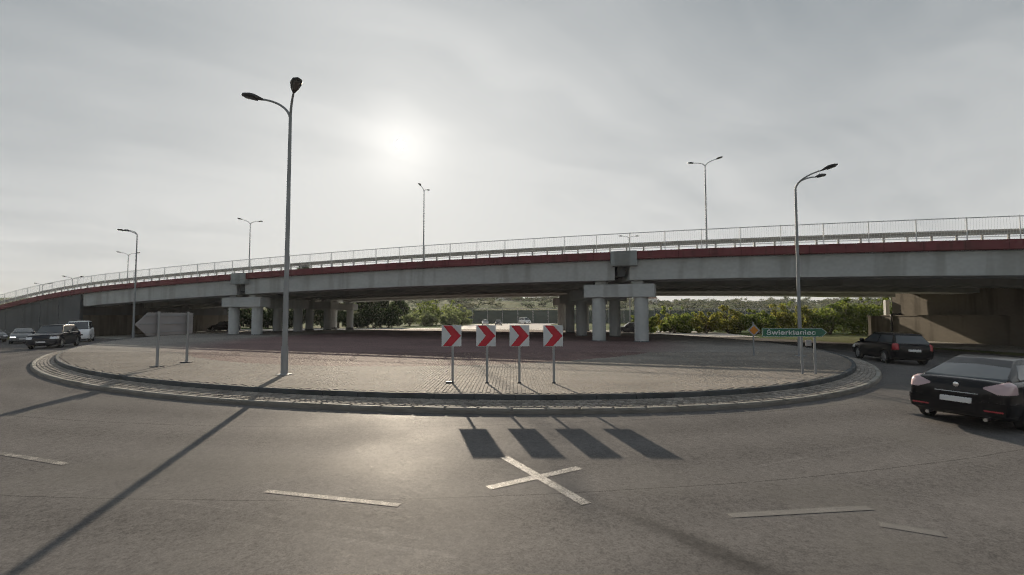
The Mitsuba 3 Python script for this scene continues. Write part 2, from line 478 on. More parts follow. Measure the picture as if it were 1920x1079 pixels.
# pavers of the sunlit near part of the island
lx, ly, A0 = 0.2, 0.1, math.radians(90)
gy, gx = np.meshgrid(np.arange(-220, 220) * ly, np.arange(-110, 110) * lx, indexing='ij')
gx = gx + (np.arange(gx.shape[0]) % 2)[:, None] * lx / 2
gx, gy = gx.ravel(), gy.ravel()
X = gx * math.cos(A0) - gy * math.sin(A0) - 3
Y = gx * math.sin(A0) + gy * math.cos(A0) + 20
near_poly = bed_poly.buffer(-0.075)
ok = shapely.contains_xy(near_poly, X, Y) & (Y < 27.0)
X, Y = X[ok], Y[ok]
er = np.sqrt(((X + 5.0) / 17.0) ** 2 + ((Y - 44.0) / 24.5) ** 2)
tone = meshkit.fbm(np.column_stack([X * 0.35, Y * 0.35, X * 0]), 4, 3) - 0.5
tone2 = meshkit.fbm(np.column_stack([X * 1.6, Y * 1.6, X * 0]), 3, 8) - 0.5
rv = rng.random(len(X))
isred = er < 1.0
col = np.where(isred[:, None], [0.145, 0.098, 0.093], [0.19, 0.172, 0.155]) * (0.86 + 0.18 * rv + 0.6 * tone + 0.3 * tone2)[:, None]
tint = rng.random((len(X), 1))
col = col * (1 + 0.06 * (tint - 0.5) * np.array([1, 0, -1]))
dz = rng.normal(0, 0.0015, len(X)) + 0.012 * tone
for name, sel in (('paver', ~isred), ('red_paver', isred)):
    if sel.any():
        m, c = brick_mesh(X[sel], Y[sel], TOP, lx - 0.009, ly - 0.009, np.full(sel.sum(), A0), colors=np.clip(col[sel], 0.02, 0.6), dz=dz[sel])
        part(isl, name, m, 'm_paver', kind='stuff', color=c)

# the low apron of setts and its rim stones
strip = ring_strip([(0.0, 0.548), (0.68, 0.455), (0.80, 0.42), (0.80, 0.30)], 640)
part(isl, 'apron', strip, 'm_paving_bed', True)
cx, cy, an, dd = [], [], [], []
for row, d in enumerate((0.08, 0.20, 0.32, 0.44, 0.555)):
    n = int(PERIM / 0.15)
    p, nr = outline(n)
    sel = p[:, 1] < 33
    off = (row % 2) * 0.5
    p2 = p + (np.roll(p, -1, 0) - p) * off
    cx.append((p2 + nr * d)[sel, 0]); cy.append((p2 + nr * d)[sel, 1]); an.append(np.arctan2(nr[sel, 1], nr[sel, 0]) + np.pi / 2); dd.append(np.full(sel.sum(), d))
cx, cy, an, dd = (np.concatenate(a) for a in (cx, cy, an, dd))
an = an + rng.normal(0, 0.03, len(an))
cx, cy = cx + rng.normal(0, 0.006, len(cx)), cy + rng.normal(0, 0.006, len(cy))
rv = rng.random((len(cx), 1))
col = np.array([0.23, 0.21, 0.19]) * (0.72 + 0.56 * rv) * (0.8 + 0.5 * meshkit.fbm(np.column_stack([cx, cy, cx * 0]), 3, 2)[:, None])
m, c = brick_mesh(cx, cy, 0.566 - 0.14 * dd, 0.135 + rng.normal(0, 0.006, len(cx)), 0.105, an, h=0.05, ch=0.012, colors=np.clip(col, 0.02, 0.6), dz=rng.normal(0, 0.002, len(cx)))
part(isl, 'sett', m, 'm_paver', kind='stuff', color=c)
n = int(PERIM / 0.75)
p, nr = outline(n)
for i in range(n):
    if p[i, 1] > 31:
        continue
    q_ = p[i] + nr[i] * 0.69
    a = math.atan2(nr[i, 1], nr[i, 0]) + math.pi / 2
    m = rbox(-0.362, 0.362, -0.07, 0.07, 0.25, 0.478 + rng.normal(0, 0.003), 0.02, 8)
    part(isl, 'rim_stone', place(m, q_[0], q_[1], 0, a), 'm_kerb', 35)

# ---- pavements and verge on the far side
struct('sidewalk', prism(Polygon([(33.6, 47.5), (40.4, 57), (40.4, 22), (37, 30.5), (35, 40)]), 0.16, -0.03), 'm_kerb')
struct('sidewalk', prism(Polygon([(-49.6, 60), (-49.6, 95), (-46.5, 95), (-45.5, 62), (-41.5, 52.5), (-37, 48.5), (-35.8, 49.8), (-44, 56)]), 0.15, -0.03), 'm_kerb')


# ---- painted markings
def on_road(pts, z=0.0035):
    """A flat outline laid on the sloping road."""
    poly = Polygon(pts)
    m = prism(poly, 0.002)
    m = trimesh.Trimesh(m.vertices, m.faces[m.face_normals[:, 2] > 0.5], process=True)
    for _ in range(5):
        m = m.subdivide()
    v = np.array(m.vertices)
    v[:, 2] += np.array([road_at(x, y) for x, y in v[:, :2]]) + z
    return trimesh.Trimesh(v, m.faces, process=False)


def bar(a, b, w):
    a, b = np.array(a, float), np.array(b, float)
    t = (b - a) / np.linalg.norm(b - a)
    s = np.array([-t[1], t[0]]) * w / 2
    return [tuple(a + s), tuple(b + s), tuple(b - s), tuple(a - s)]


k = thing('lane_cross', 'white X painted on the asphalt in front of the chevron signs', 'road marking')
cross = Polygon(bar((-0.13, 8.62), (0.95, 6.67), 0.155)).union(Polygon(bar((-0.33, 7.23), (1.05, 8.08), 0.155)))
scene[k] = mikit.ply(on_road(list(cross.exterior.coords)), 'm_marking')
k = thing('lane_dash', 'worn white lane dash at the left edge of the picture', 'road marking')
scene[k] = mikit.ply(on_road(bar((-9.6, 9.28), (-7.15, 8.36), 0.12)), 'm_marking_worn')
k = thing('lane_dash', 'worn white lane dash left of the painted X, below the sun glare', 'road marking')
scene[k] = mikit.ply(on_road(bar((-3.36, 7.14), (-1.43, 6.64), 0.11)), 'm_marking_worn')
k = thing('lane_dash', 'nearly worn away lane dash right of the painted X', 'road marking')
scene[k] = mikit.ply(on_road(bar((2.62, 6.33), (4.50, 6.58), 0.13)), 'm_marking_faint')
k = thing('lane_dash', 'faint short dash nearest the right edge of the asphalt', 'road marking')
scene[k] = mikit.ply(on_road(bar((4.28, 6.11), (4.82, 5.85), 0.15)), 'm_marking_faint')

# ------------------------------------------------------------------ the viaduct
TH = math.radians(21.0)
AX, NRM = np.array([math.cos(TH), -math.sin(TH)]), np.array([math.sin(TH), math.cos(TH)])
P0 = np.array([8.1, 38.5])
NEAR_Y, FAR_Y = -1.55, 31.4


def Q(s, yo):
    """Plan position: s along the viaduct from the right-hand pier, yo metres further back (skewed)."""
    return P0 + AX * s + np.array([0.0, yo])


def level(s):
    """Top of the cornice: a crest curve."""
    x = 8.1 + AX[0] * np.asarray(s, float)
    return np.maximum(EYE + 4.65 - 0.00049 * (x - 5) ** 2 - 0.0023 * np.maximum(-45 - x, 0) ** 2, 0.9)


def sweep(s0, s1, prof, n=None, bottom=None):
    """A convex profile [(yo, dz), ...] (counter-clockwise, seen along +s) carried along the viaduct; dz None = the ground."""
    n = n or max(2, int(abs(s1 - s0) / 2.0) + 1)
    ss = np.linspace(s0, s1, n)
    k = len(prof)
    v = []
    for s in ss:
        for yo, dz in prof:
            q = Q(s, yo)
            v.append((q[0], q[1], -0.1 if dz is None else float(level(s)) + dz))
    f = []
    for i in range(n - 1):
        for j in range(k):
            a, b, c, d = i * k + j, i * k + (j + 1) % k, (i + 1) * k + j, (i + 1) * k + (j + 1) % k
            f += [[a, b, c], [b, d, c]]
    for j in range(1, k - 1):
        f += [[0, j + 1, j], [(n - 1) * k, (n - 1) * k + j, (n - 1) * k + j + 1]]
    m = trimesh.Trimesh(np.array(v), np.array(f), process=False)
    if m.volume < 0:
        m.invert()
    return m


def rect(y0, y1, z0, z1):
    return [(y0, z0), (y1, z0), (y1, z1), (y0, z1)]


S_L, S_P1, S_P2, S_R = -62.6, -37.6, 0.0, 35.3
via = thing('viaduct', 'long grey concrete viaduct with a dark red edge band crossing over the roundabout', 'viaduct')
part(via, 'deck_slab', sweep(S_L, S_R + 0.3, rect(NEAR_Y + 0.22, FAR_Y - 0.22, -0.60, -0.10)), 'm_concrete')
for nm, a, b in (('edge_band', S_L - 60, S_P1 - 0.95), ('edge_band', S_P1 + 0.95, S_P2 - 0.98), ('edge_band', S_P2 + 0.98, S_R + 60)):
    part(via, nm, sweep(a, b, [(NEAR_Y, -0.56), (NEAR_Y + 0.21, -0.60), (NEAR_Y + 0.21, 0.0), (NEAR_Y + 0.03, 0.0)]), 'm_cornice', label='dark red band along the deck edge')
part(via, 'edge_band', sweep(S_L - 60, S_R + 60, rect(FAR_Y - 0.21, FAR_Y, -0.56, 0.0)), 'm_cornice', label='dark red band along the deck edge')
ROW = 9.8
for r in range(4):
    y = r * ROW
    for a, b in ((S_L + 0.35, S_P1 - 0.55), (S_P1 + 0.55, S_P2 - 0.55), (S_P2 + 0.55, S_R - 0.35)):
        y0 = y - 1.12
        part(via, 'girder', sweep(a, b, [(y0 + 0.10, -2.05), (y + 2.0, -2.05), (y + 2.12, -0.62), (y0, -0.62)]), 'm_concrete')
# ribs across under the slab at the piers, and the pale blocks over the joints
for sp in (S_P1, S_P2):
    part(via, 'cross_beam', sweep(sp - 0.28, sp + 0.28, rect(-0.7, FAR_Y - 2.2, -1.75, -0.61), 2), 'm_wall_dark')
    q = Q(sp, NEAR_Y)
    blk = rbox(-0.93, 0.93, -0.12, 0.62, -1.05, 0.035, 0.03)
    part(via, 'joint_block', place(blk, q[0], q[1], float(level(sp)), -TH), 'm_joint', label='grey concrete block over the deck joint')
    ribs = cat([rbox(-0.85 + 0.155 * i, -0.77 + 0.155 * i, -0.145, -0.10, -0.95, -0.55, 0.01) for i in range(12)])
    part(via, 'block_rib', place(ribs, q[0], q[1], float(level(sp)), -TH), 'm_joint')
col_mesh = None
for sp, zb in ((S_P1, 0.55), (S_P2, 0.60)):
    for r in range(4):
        y = r * ROW
        q = Q(sp, y)
        L = float(level(sp))
        pier = number(via + '__pier')
        part(pier, 'cap', place(rbox(-2.6, 2.6, -0.66, 0.66, L - 3.30, L - 2.32, 0.05), q[0], q[1], 0, -TH), 'm_concrete', 30)
        for sgn in (-1, 1):
            part(pier, 'bearing', place(rbox(sgn * 1.35 - 0.42, sgn * 1.35 + 0.42, -0.45, 0.45, L - 2.34, L - 2.052, 0.02), q[0], q[1], 0, -TH), 'm_concrete', 30)
            c = q + AX * sgn * 1.58
            part(pier, 'column', place(lathe([(0, zb - 0.5), (0.51, zb - 0.5), (0.51, L - 3.25), (0, L - 3.25)], 32), c[0], c[1], 0), 'm_concrete', 40)
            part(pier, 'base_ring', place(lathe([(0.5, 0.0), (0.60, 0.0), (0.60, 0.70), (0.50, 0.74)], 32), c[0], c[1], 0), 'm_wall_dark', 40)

# abutments: a front wall in two tiers under each end, then the ramp between its retaining walls
def abut(s, sign, mats):
    ab = number(via + '__abutment')
    y0, y1 = NEAR_Y + 0.35, FAR_Y - 0.3
    low = 2.55
    a, b = Q(s, y0), Q(s, y1)

    def wall(x0, x1, z0, z1, ya=a[1], yb=b[1]):
        t0, t1 = (x0 - x) * math.tan(TH), (x1 - x) * math.tan(TH)
        p_ = Polygon([(x0, ya - t0), (x1, ya - t1), (x1, yb - t1), (x0, yb - t0)])
        return prism(shapely.geometry.polygon.orient(p_), z1 - z0, z0)
    x = a[0]
    part(ab, 'lower_wall', wall(x, x + sign * 2.4, -0.1, low), mats)
    part(ab, 'ledge', wall(x - sign * 0.06, x + sign * 2.2, low, low + 0.10), mats)
    part(ab, 'upper_wall', wall(x + sign * 1.15, x + sign * 2.6, low + 0.1, float(level(s)) - 2.12), mats)
    part(ab, 'back_wall', wall(x + sign * 2.2, x + sign * 2.7, low, float(level(s)) - 0.62), mats)
    for r in range(4):
        yy = Q(s + sign * 1.7, r * ROW + 0.4)
        part(ab, 'bearing', bx(yy[0] - 0.3, yy[0] + 0.3, yy[1] - 0.8, yy[1] + 0.8, float(level(s)) - 2.14, float(level(s)) - 2.055), 'm_concrete')


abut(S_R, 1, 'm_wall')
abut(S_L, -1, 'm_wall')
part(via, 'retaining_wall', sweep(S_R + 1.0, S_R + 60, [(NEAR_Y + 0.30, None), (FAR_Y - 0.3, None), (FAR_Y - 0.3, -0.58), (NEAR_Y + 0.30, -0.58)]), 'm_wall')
for a_, b_ in ((S_L - 60, S_L - 0.05), (S_R + 0.35, S_R + 60)):
    part(via, 'ramp_deck', sweep(a_, b_, rect(NEAR_Y + 0.215, FAR_Y - 0.22, -0.597, -0.105)), 'm_concrete')
# left ramp: panelled walls with pilasters
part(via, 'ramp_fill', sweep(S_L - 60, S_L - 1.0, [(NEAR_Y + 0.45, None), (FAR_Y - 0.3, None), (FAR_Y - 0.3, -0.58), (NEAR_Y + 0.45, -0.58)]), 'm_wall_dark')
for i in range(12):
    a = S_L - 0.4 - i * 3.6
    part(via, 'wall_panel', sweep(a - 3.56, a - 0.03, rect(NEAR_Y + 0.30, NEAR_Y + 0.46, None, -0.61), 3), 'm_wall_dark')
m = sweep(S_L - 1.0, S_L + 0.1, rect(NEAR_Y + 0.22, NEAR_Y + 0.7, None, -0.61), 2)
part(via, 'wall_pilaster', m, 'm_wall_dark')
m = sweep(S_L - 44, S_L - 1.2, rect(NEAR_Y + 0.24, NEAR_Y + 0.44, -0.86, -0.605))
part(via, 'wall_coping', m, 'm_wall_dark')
# end wall and drain at the far end of the right-hand abutment
e = Q(S_R, FAR_Y - 0.3)
wing = thing('wing_wall', 'beige concrete end wall beside the bushes at the right-hand abutment', 'wall')
part(wing, 'panel', bx(e[0] - 1.2, e[0] + 0.5, e[1] + 0.02, e[1] + 0.5, -0.1, 2.45), 'm_wall')
part(wing, 'coping', rbox(e[0] - 1.27, e[0] + 0.5, e[1] - 0.04, e[1] + 0.56, 2.45, 2.58, 0.02), 'm_wall')
part(wing, 'post', rbox(e[0] + 0.55, e[0] + 0.95, e[1] + 0.05, e[1] + 0.45, -0.1, 4.3, 0.02), 'm_white_paint')
dp = thing('drain_pipe', 'dark drain pipe with a step in it on the right-hand abutment', 'pipe')
px_, py_ = e[0] - 0.12, e[1] - 1.6
scene[dp] = mikit.ply(tube([(px_, py_, 0.0), (px_, py_, 2.5), (px_ + 0.02, py_, 2.72), (px_ + 0.3, py_, 2.75), (px_ + 1.0, py_, 2.75), (px_ + 1.15, py_, 2.9), (px_ + 1.15, py_, 4.6)], 0.10, 10), 'm_trim', 40)

# guard rail and fence along the near edge
gr = thing('guard_rail', 'grey steel guard rail on short posts along the near edge of the viaduct', 'guard rail')
yo = NEAR_Y + 0.62
part(gr, 'rail', cat([sweep(S_L - 45, S_R + 40, [(yo - 0.05, 0.36), (yo - 0.01, 0.34), (yo - 0.01, 0.48), (yo - 0.05, 0.46)]),
                      sweep(S_L - 45, S_R + 40, [(yo - 0.05, 0.55), (yo - 0.01, 0.53), (yo - 0.01, 0.67), (yo - 0.05, 0.65)]),
                      sweep(S_L - 45, S_R + 40, rect(yo - 0.005, yo + 0.01, 0.44, 0.57))]), 'm_barrier')
part(gr, 'kerb', sweep(S_L - 45, S_R + 40, rect(NEAR_Y + 0.23, NEAR_Y + 0.9, -0.12, -0.02)), 'm_kerb')
for s in np.arange(S_L - 20, S_R + 16, 1.22):
    q = Q(s, yo + 0.06)
    part(gr, 'post', bx(q[0] - 0.055, q[0] + 0.055, q[1] - 0.035, q[1] + 0.035, float(level(s)) - 0.05, float(level(s)) + 0.62), 'm_barrier')
fe = thing('bridge_fence', 'thin steel fence of upright bars above the red edge band of the viaduct', 'fence')
yf = NEAR_Y + 0.13
part(fe, 'top_rail', sweep(S_L - 45, S_R + 40, rect(yf - 0.025, yf + 0.025, 1.30, 1.35)), 'm_fence')
part(fe, 'bottom_rail', sweep(S_L - 45, S_R + 40, rect(yf - 0.018, yf + 0.018, 0.16, 0.195)), 'm_fence')
for s in np.arange(S_L - 40, S_R + 16, 2.44):
    q = Q(s + 0.6, yf)
    part(fe, 'post', bx(q[0] - 0.024, q[0] + 0.024, q[1] - 0.02, q[1] + 0.02, float(level(s)) - 0.01, float(level(s)) + 1.37), 'm_fence')
bars = []
for s in np.arange(S_L - 40, S_R + 16, 0.14):
    q = Q(s, yf)
    L = float(level(s))
    bars.append(bx(q[0] - 0.0045, q[0] + 0.0045, q[1] - 0.0045, q[1] + 0.0045, L + 0.19, L + 1.31))
part(fe, 'bars', cat(bars), 'm_fence', kind='stuff')


# ------------------------------------------------------------------ street lamps
def lamp_head(L=0.62):
    s = m3.Manifold.sphere(0.05, 10)
    pts = [(-0.04, 0, 0, 0.7), (0.12, 0.06, 0.02, 1), (0.12, -0.06, 0.02, 1), (0.35, 0.105, 0.035, 1.1), (0.35, -0.105, 0.035, 1.1), (L - 0.08, 0.085, 0.01, 1), (L - 0.08, -0.085, 0.01, 1), (L, 0, 0, 0.8), (0.3, 0, 0.075, 1)]
    return tri(m3.Manifold.batch_hull([s.scale((k, k, k * 0.9)).translate((x, y, z)) for x, y, z, k in pts]))


HEAD = lamp_head()
LENS = rbox(0.16, 0.56, -0.085, 0.085, -0.062, -0.02, 0.02)


def street_lamp(x, y, z0, h, arms, label, group=None, r0=0.095, r1=0.05, hs=1.0):
    """arms: (azimuth in degrees, reach, rise, tilt of the head in degrees)."""
    k = thing('street_lamp', label, 'street lamp', group)
    prof = [(0, z0 - 0.1), (r0 * 1.25, z0 - 0.1), (r0 * 1.25, z0 + 0.9), (r0, z0 + 0.95)] + [(r0 + (r1 - r0) * t, z0 + 0.95 + (h - 0.95) * t) for t in (0.25, 0.5, 0.75, 1)] + [(0, z0 + h)]
    part(k, 'pole', place(lathe(prof, 20), x, y, 0), 'm_steel', 40)
    part(k, 'base_plate', place(rbox(-r0 * 2.2, r0 * 2.2, -r0 * 2.2, r0 * 2.2, z0 - 0.05, z0 + 0.03, 0.01), x, y, 0), 'm_steel', 40)
    for az, reach, rise, tilt in arms:
        d = np.array([math.cos(math.radians(az)), math.sin(math.radians(az)), 0])
        t = np.linspace(0, 1, 12)
        ang = t * math.radians(90 - tilt)
        u, w = 1 - np.cos(ang), np.sin(ang)
        u, w = u / u[-1], w / w[-1]
        pts = np.array([x, y, z0 + h - 0.12]) + d * (reach * u)[:, None] + np.array([0, 0, 1]) * ((rise + 0.12) * w)[:, None]
        a = part(k, 'arm', tube(pts, np.linspace(r1 * 0.9, r1 * 0.62, 12), 10), 'm_steel', 50)
        tl = math.radians(tilt)
        R = trimesh.transformations.rotation_matrix(math.radians(az), [0, 0, 1]) @ trimesh.transformations.rotation_matrix(-tl, [0, 1, 0]) @ np.diag([hs, hs, hs, 1])
        for nm, me, mt in (('lamp_head', HEAD, 'm_dark'), ('lens', LENS, 'm_lens')):
            me = me.copy()
            me.apply_transform(R)
            me.apply_translation(pts[-1])
            part(k, nm, me, mt, 40)
    return k


def ndir(flip=0):
    return math.degrees(math.atan2(NRM[1], NRM[0])) + flip


street_lamp(-7.4, 16.76, TOP, 8.55, [(176, 1.0, 0.62, 14), (302, 0.62, 0.62, 14)], 'tall grey double-arm lamp standing on the near edge of the paved island', r0=0.088, hs=1.12)
street_lamp(13.69, 24.43, TOP, 8.1, [(18, 1.3, 0.62, 14), (-43, 1.15, 0.62, 14)], 'double-arm lamp behind the green direction sign, both heads pointing right', r0=0.085)
street_lamp(-37.6, 51.0, 0.12, 10.6, [(166, 1.0, 0.42, 8), (205, 1.0, 0.3, 8)], 'double-arm lamp before the left-hand abutment, both heads pointing left')
G = 'lamps standing along the viaduct deck'


def deck(x, y):
    s = (x - 8.1) / AX[0]
    return float(level(s)) - 0.12


for x, y, h, az, lab in ((-10.6, 61.0, 10.5, 258, 'slim double lamp on the deck near the middle of the picture'),
                         (18.9, 49.4, 10.2, -38, 'double lamp on the deck between the joint block and the right-hand lamp'),
                         (-36.8, 71.4, 9.2, 225, 'double lamp on the deck above the left-hand pier'),
                         (-65.5, 87.0, 9.1, 205, 'double lamp on the ramp just left of the tall left-hand lamp'),
                         (-80.0, 93.0, 8.4, 195, 'small far lamp on the ramp, second from the left'),
                         (-101.0, 110.0, 8.2, 190, 'farthest and leftmost lamp, faint over the descending ramp')):
    z0 = deck(x, y) if x > -70 else max(deck(x, y), 0.0)
    street_lamp(x, y, z0, h, [(az, 1.05, 0.45, 12), (az + 180, 1.05, 0.45, 12)], lab, G, r0=0.09)
street_lamp(17.5, 76.0, 0.0, 14.2, [(5, 0.9, 0.25, 4), (175, 0.9, 0.25, 4)], 'lamp behind the viaduct with only its two heads showing above the rail', r0=0.1)

# ------------------------------------------------------------------ signs
PANEL = 0.56
for i, (x, lab) in enumerate(((-1.72, 'first chevron sign from the left, on a footed grey post'), (-0.74, 'second chevron sign from the left, red arrow on white'),
                              (0.21, 'third chevron sign from the left, red arrow on white'), (1.19, 'rightmost of the four chevron signs'))):
    k = thing('chevron_sign', lab, 'road sign', 'red and white chevron signs on the island')
    y = 14.62
    part(k, 'post', place(lathe([(0, 0), (0.034, 0), (0.034, 1.62), (0, 1.63)], 16), x + (0.03 if i < 2 else 0.0), y + 0.06, TOP - 0.02), 'm_post', 40)
    z1 = TOP + 1.645
    z0 = z1 - 0.60
    yaw = math.radians((0, -2, 1, -3)[i])
    xs = x + (0.0, 0.0, 0.0, -0.02)[i]
    part(k, 'panel', place(rbox(-PANEL / 2, PANEL / 2, -0.010, 0.010, z0, z1, 0.009, 8), xs, y, 0, yaw), 'm_sign_white')
    hw, hh, zc = PANEL / 2, 0.30, (z0 + z1) / 2
    ch = Polygon([(-0.86, 0.97), (0.0, 0.97), (0.97, 0.0), (0.0, -0.97), (-0.86, -0.97), (-0.02, 0.0)])
    m = prism(shapely.affinity.scale(ch, hw, hh, origin=(0, 0)), 0.003)
    m.apply_transform(np.array([[1, 0, 0, 0], [0, 0, -1, 0], [0, 1, 0, 0], [0, 0, 0, 1]], float))
    m.apply_translation((0, -0.0105, zc))
    part(k, 'arrow', place(m, xs, y, 0, yaw), 'm_sign_red')
    br = cat([rbox(-0.2, 0.2, 0.012, 0.03, z0 + q, z0 + q + 0.04, 0.005) for q in (0.12, 0.44)])
    part(k, 'bracket', place(br, xs, y, 0, yaw), 'm_post')
    if i == 0:
        part(k, 'foot', rbox(x - 0.16, x + 0.06, y - 0.02, y + 0.14, TOP - 0.01, TOP + 0.045, 0.01), 'm_dark')
    else:
        part(k, 'foot', place(lathe([(0.03, 0), (0.055, 0), (0.05, 0.03), (0.034, 0.05)], 16), x + (0.03 if i < 2 else 0), y + 0.06, TOP - 0.005), 'm_dark')

# arrow board seen from behind
k = thing('arrow_board', 'grey back of a large arrow-shaped direction board on two posts, left on the island', 'road sign')
bxp, by0, by1 = -13.42, 18.25, 21.55
zb, zt = TOP + 1.17, TOP + 2.03
arrow = Polygon([(by0, (zb + zt) / 2), (by0 + 0.62, zt), (by1, zt), (by1, zb), (by0 + 0.62, zb)])
m = prism(arrow, 0.02)
m.apply_transform(np.array([[0, 0, 1, 0], [1, 0, 0, 0], [0, 1, 0, 0], [0, 0, 0, 1]], float))
m.apply_translation((bxp, 0, 0))
part(k, 'board', m, 'm_sign_back')
for z in (zb + 0.10, (zb + zt) / 2 - 0.02, zt - 0.14):
    part(k, 'rail', rbox(bxp + 0.021, bxp + 0.055, by0 + (0.5 if abs(z - (zb + zt) / 2) > 0.1 else 0.2), by1 - 0.04, z, z + 0.05, 0.008), 'm_post')
for y in (19.33, 21.08):
    part(k, 'post', place(lathe([(0, 0), (0.05, 0), (0.05, 2.08), (0, 2.09)], 16), bxp + 0.11, y, TOP - 0.02), 'm_post', 40)
    part(k, 'foot', place(rbox(-0.17, 0.17, -0.17, 0.17, TOP - 0.02, TOP + 0.035, 0.01), bxp + 0.11, y), 'm_dark')

# green direction sign
k = thing('direction_sign', 'narrow green arrow-shaped sign with white lettering, pointing right on two posts', 'road sign')
gy0 = 16.9
xa, xb, za, zc = 8.22, 10.36, EYE - 0.70, EYE - 0.41
sh = Polygon([(xa, za), (xb - 0.17, za), (xb, (za + zc) / 2), (xb - 0.17, zc), (xa, zc)])
flip = np.array([[1, 0, 0, 0], [0, 0, -1, 0], [0, 1, 0, 0], [0, 0, 0, 1]], float)


def upright(poly, y, t):
    m = prism(poly, t)
    m.apply_transform(flip)
    m.apply_translation((0, y, 0))
    return m


part(k, 'panel', upright(sh, gy0, 0.025), 'm_sign_green')
border = sh.buffer(-0.012).difference(sh.buffer(-0.022))
part(k, 'border', upright(border, gy0 - 0.0255, 0.002), 'm_sign_white')
tm = meshkit.text_mesh('\u015awierklaniec', 0.135, 0.002, True)
tm.apply_transform(flip)
w = tm.bounds[1, 0] - tm.bounds[0, 0]
tm.vertices[:, 0] = (tm.vertices[:, 0] - tm.bounds[0, 0]) * (1.62 / w) + xa + 0.14
tm.apply_translation((0, gy0 - 0.0255, za + 0.075))
part(k, 'lettering', tm, 'm_sign_white')
for x in (9.55, 9.98):
    part(k, 'post', place(lathe([(0, 0), (0.038, 0), (0.038, 1.50), (0, 1.51)], 14), x, gy0 + 0.06, TOP - 0.02), 'm_post', 40)
part(k, 'clamp', rbox(9.66, 9.86, gy0 + 0.02, gy0 + 0.05, TOP + 0.92, TOP + 1.12, 0.01), 'm_sign_back')

# priority-road diamond left of it
k = thing('diamond_sign', 'small orange diamond sign with a pale rim, left of the green sign', 'road sign')
ox, oy, oz = 11.5, 24.43, EYE - 0.70
d0 = Polygon([(ox - 0.27, oz), (ox, oz + 0.27), (ox + 0.27, oz), (ox, oz - 0.27)]).buffer(0.02)
part(k, 'panel', upright(d0, oy, 0.02), 'm_sign_back')
part(k, 'diamond', upright(d0.buffer(-0.06), oy - 0.021, 0.003), 'm_sign_orange')
part(k, 'post', place(lathe([(0, 0), (0.032, 0), (0.032, 1.62), (0, 1.63)], 14), ox, oy + 0.05, TOP - 0.02), 'm_post', 40)


# ------------------------------------------------------------------ cars
def grid_loft(rings):
    """Closed sections of equal length, capped at both ends."""
    n, k = len(rings), len(rings[0])
    v = np.concatenate(rings)
    f = []
    for i in range(n - 1):
        for j in range(k):
            a, b, c, d = i * k + j, i * k + (j + 1) % k, (i + 1) * k + j, (i + 1) * k + (j + 1) % k
            f += [[a, b, c], [b, d, c]]
    v = np.vstack([v, rings[0].mean(0), rings[-1].mean(0)])
    for j in range(k):
        f += [[n * k, (j + 1) % k, j], [n * k + 1, (n - 1) * k + j, (n - 1) * k + (j + 1) % k]]
    m = trimesh.Trimesh(v, np.array(f), process=False)
    if m.volume < 0:
        m.invert()
    return m


KIND = {
    # L, W, deck line [(x, z)], belt z, greenhouse base front/rear x, roof front/rear x, roof z, base half width, roof half width, wheel x, wheel r
    'sedan': dict(L=4.75, W=1.84, deck=[(-2.37, 0.84), (-2.32, 0.975), (-2.22, 1.005), (-1.9, 1.01), (-1.3, 1.0), (0.9, 0.97), (1.6, 0.90), (2.1, 0.80), (2.3, 0.66), (2.37, 0.56)], belt=0.98, base=(1.05, -1.90), roof=(0.15, -0.75), top=1.40, hb=0.81, ht=0.60, wx=(1.40, -1.38), wr=0.325),
    'hatch': dict(L=4.2, W=1.78, deck=[(-2.1, 0.80), (-2.06, 0.98), (-1.8, 1.02), (-1.0, 1.02), (0.85, 0.98), (1.5, 0.92), (1.9, 0.80), (2.05, 0.66), (2.1, 0.56)], belt=0.97, base=(1.0, -2.0), roof=(0.25, -1.55), top=1.46, hb=0.80, ht=0.62, wx=(1.30, -1.26), wr=0.31),
    'suv': dict(L=4.6, W=1.86, deck=[(-2.3, 0.85), (-2.26, 1.08), (-2.0, 1.12), (-1.0, 1.12), (0.9, 1.10), (1.7, 1.04), (2.1, 0.95), (2.25, 0.78), (2.3, 0.62)], belt=1.08, base=(0.98, -2.2), roof=(0.3, -1.85), top=1.64, hb=0.83, ht=0.66, wx=(1.42, -1.36), wr=0.36),
    'van': dict(L=4.9, W=1.92, deck=[(-2.45, 0.9), (-2.42, 1.15), (-2.2, 1.2), (-1.0, 1.2), (1.2, 1.18), (1.8, 1.10), (2.2, 0.98), (2.38, 0.78), (2.45, 0.62)], belt=1.15, base=(1.5, -2.38), roof=(0.75, -2.25), top=1.93, hb=0.87, ht=0.74, wx=(1.55, -1.45), wr=0.34),
}
CACHE = {}


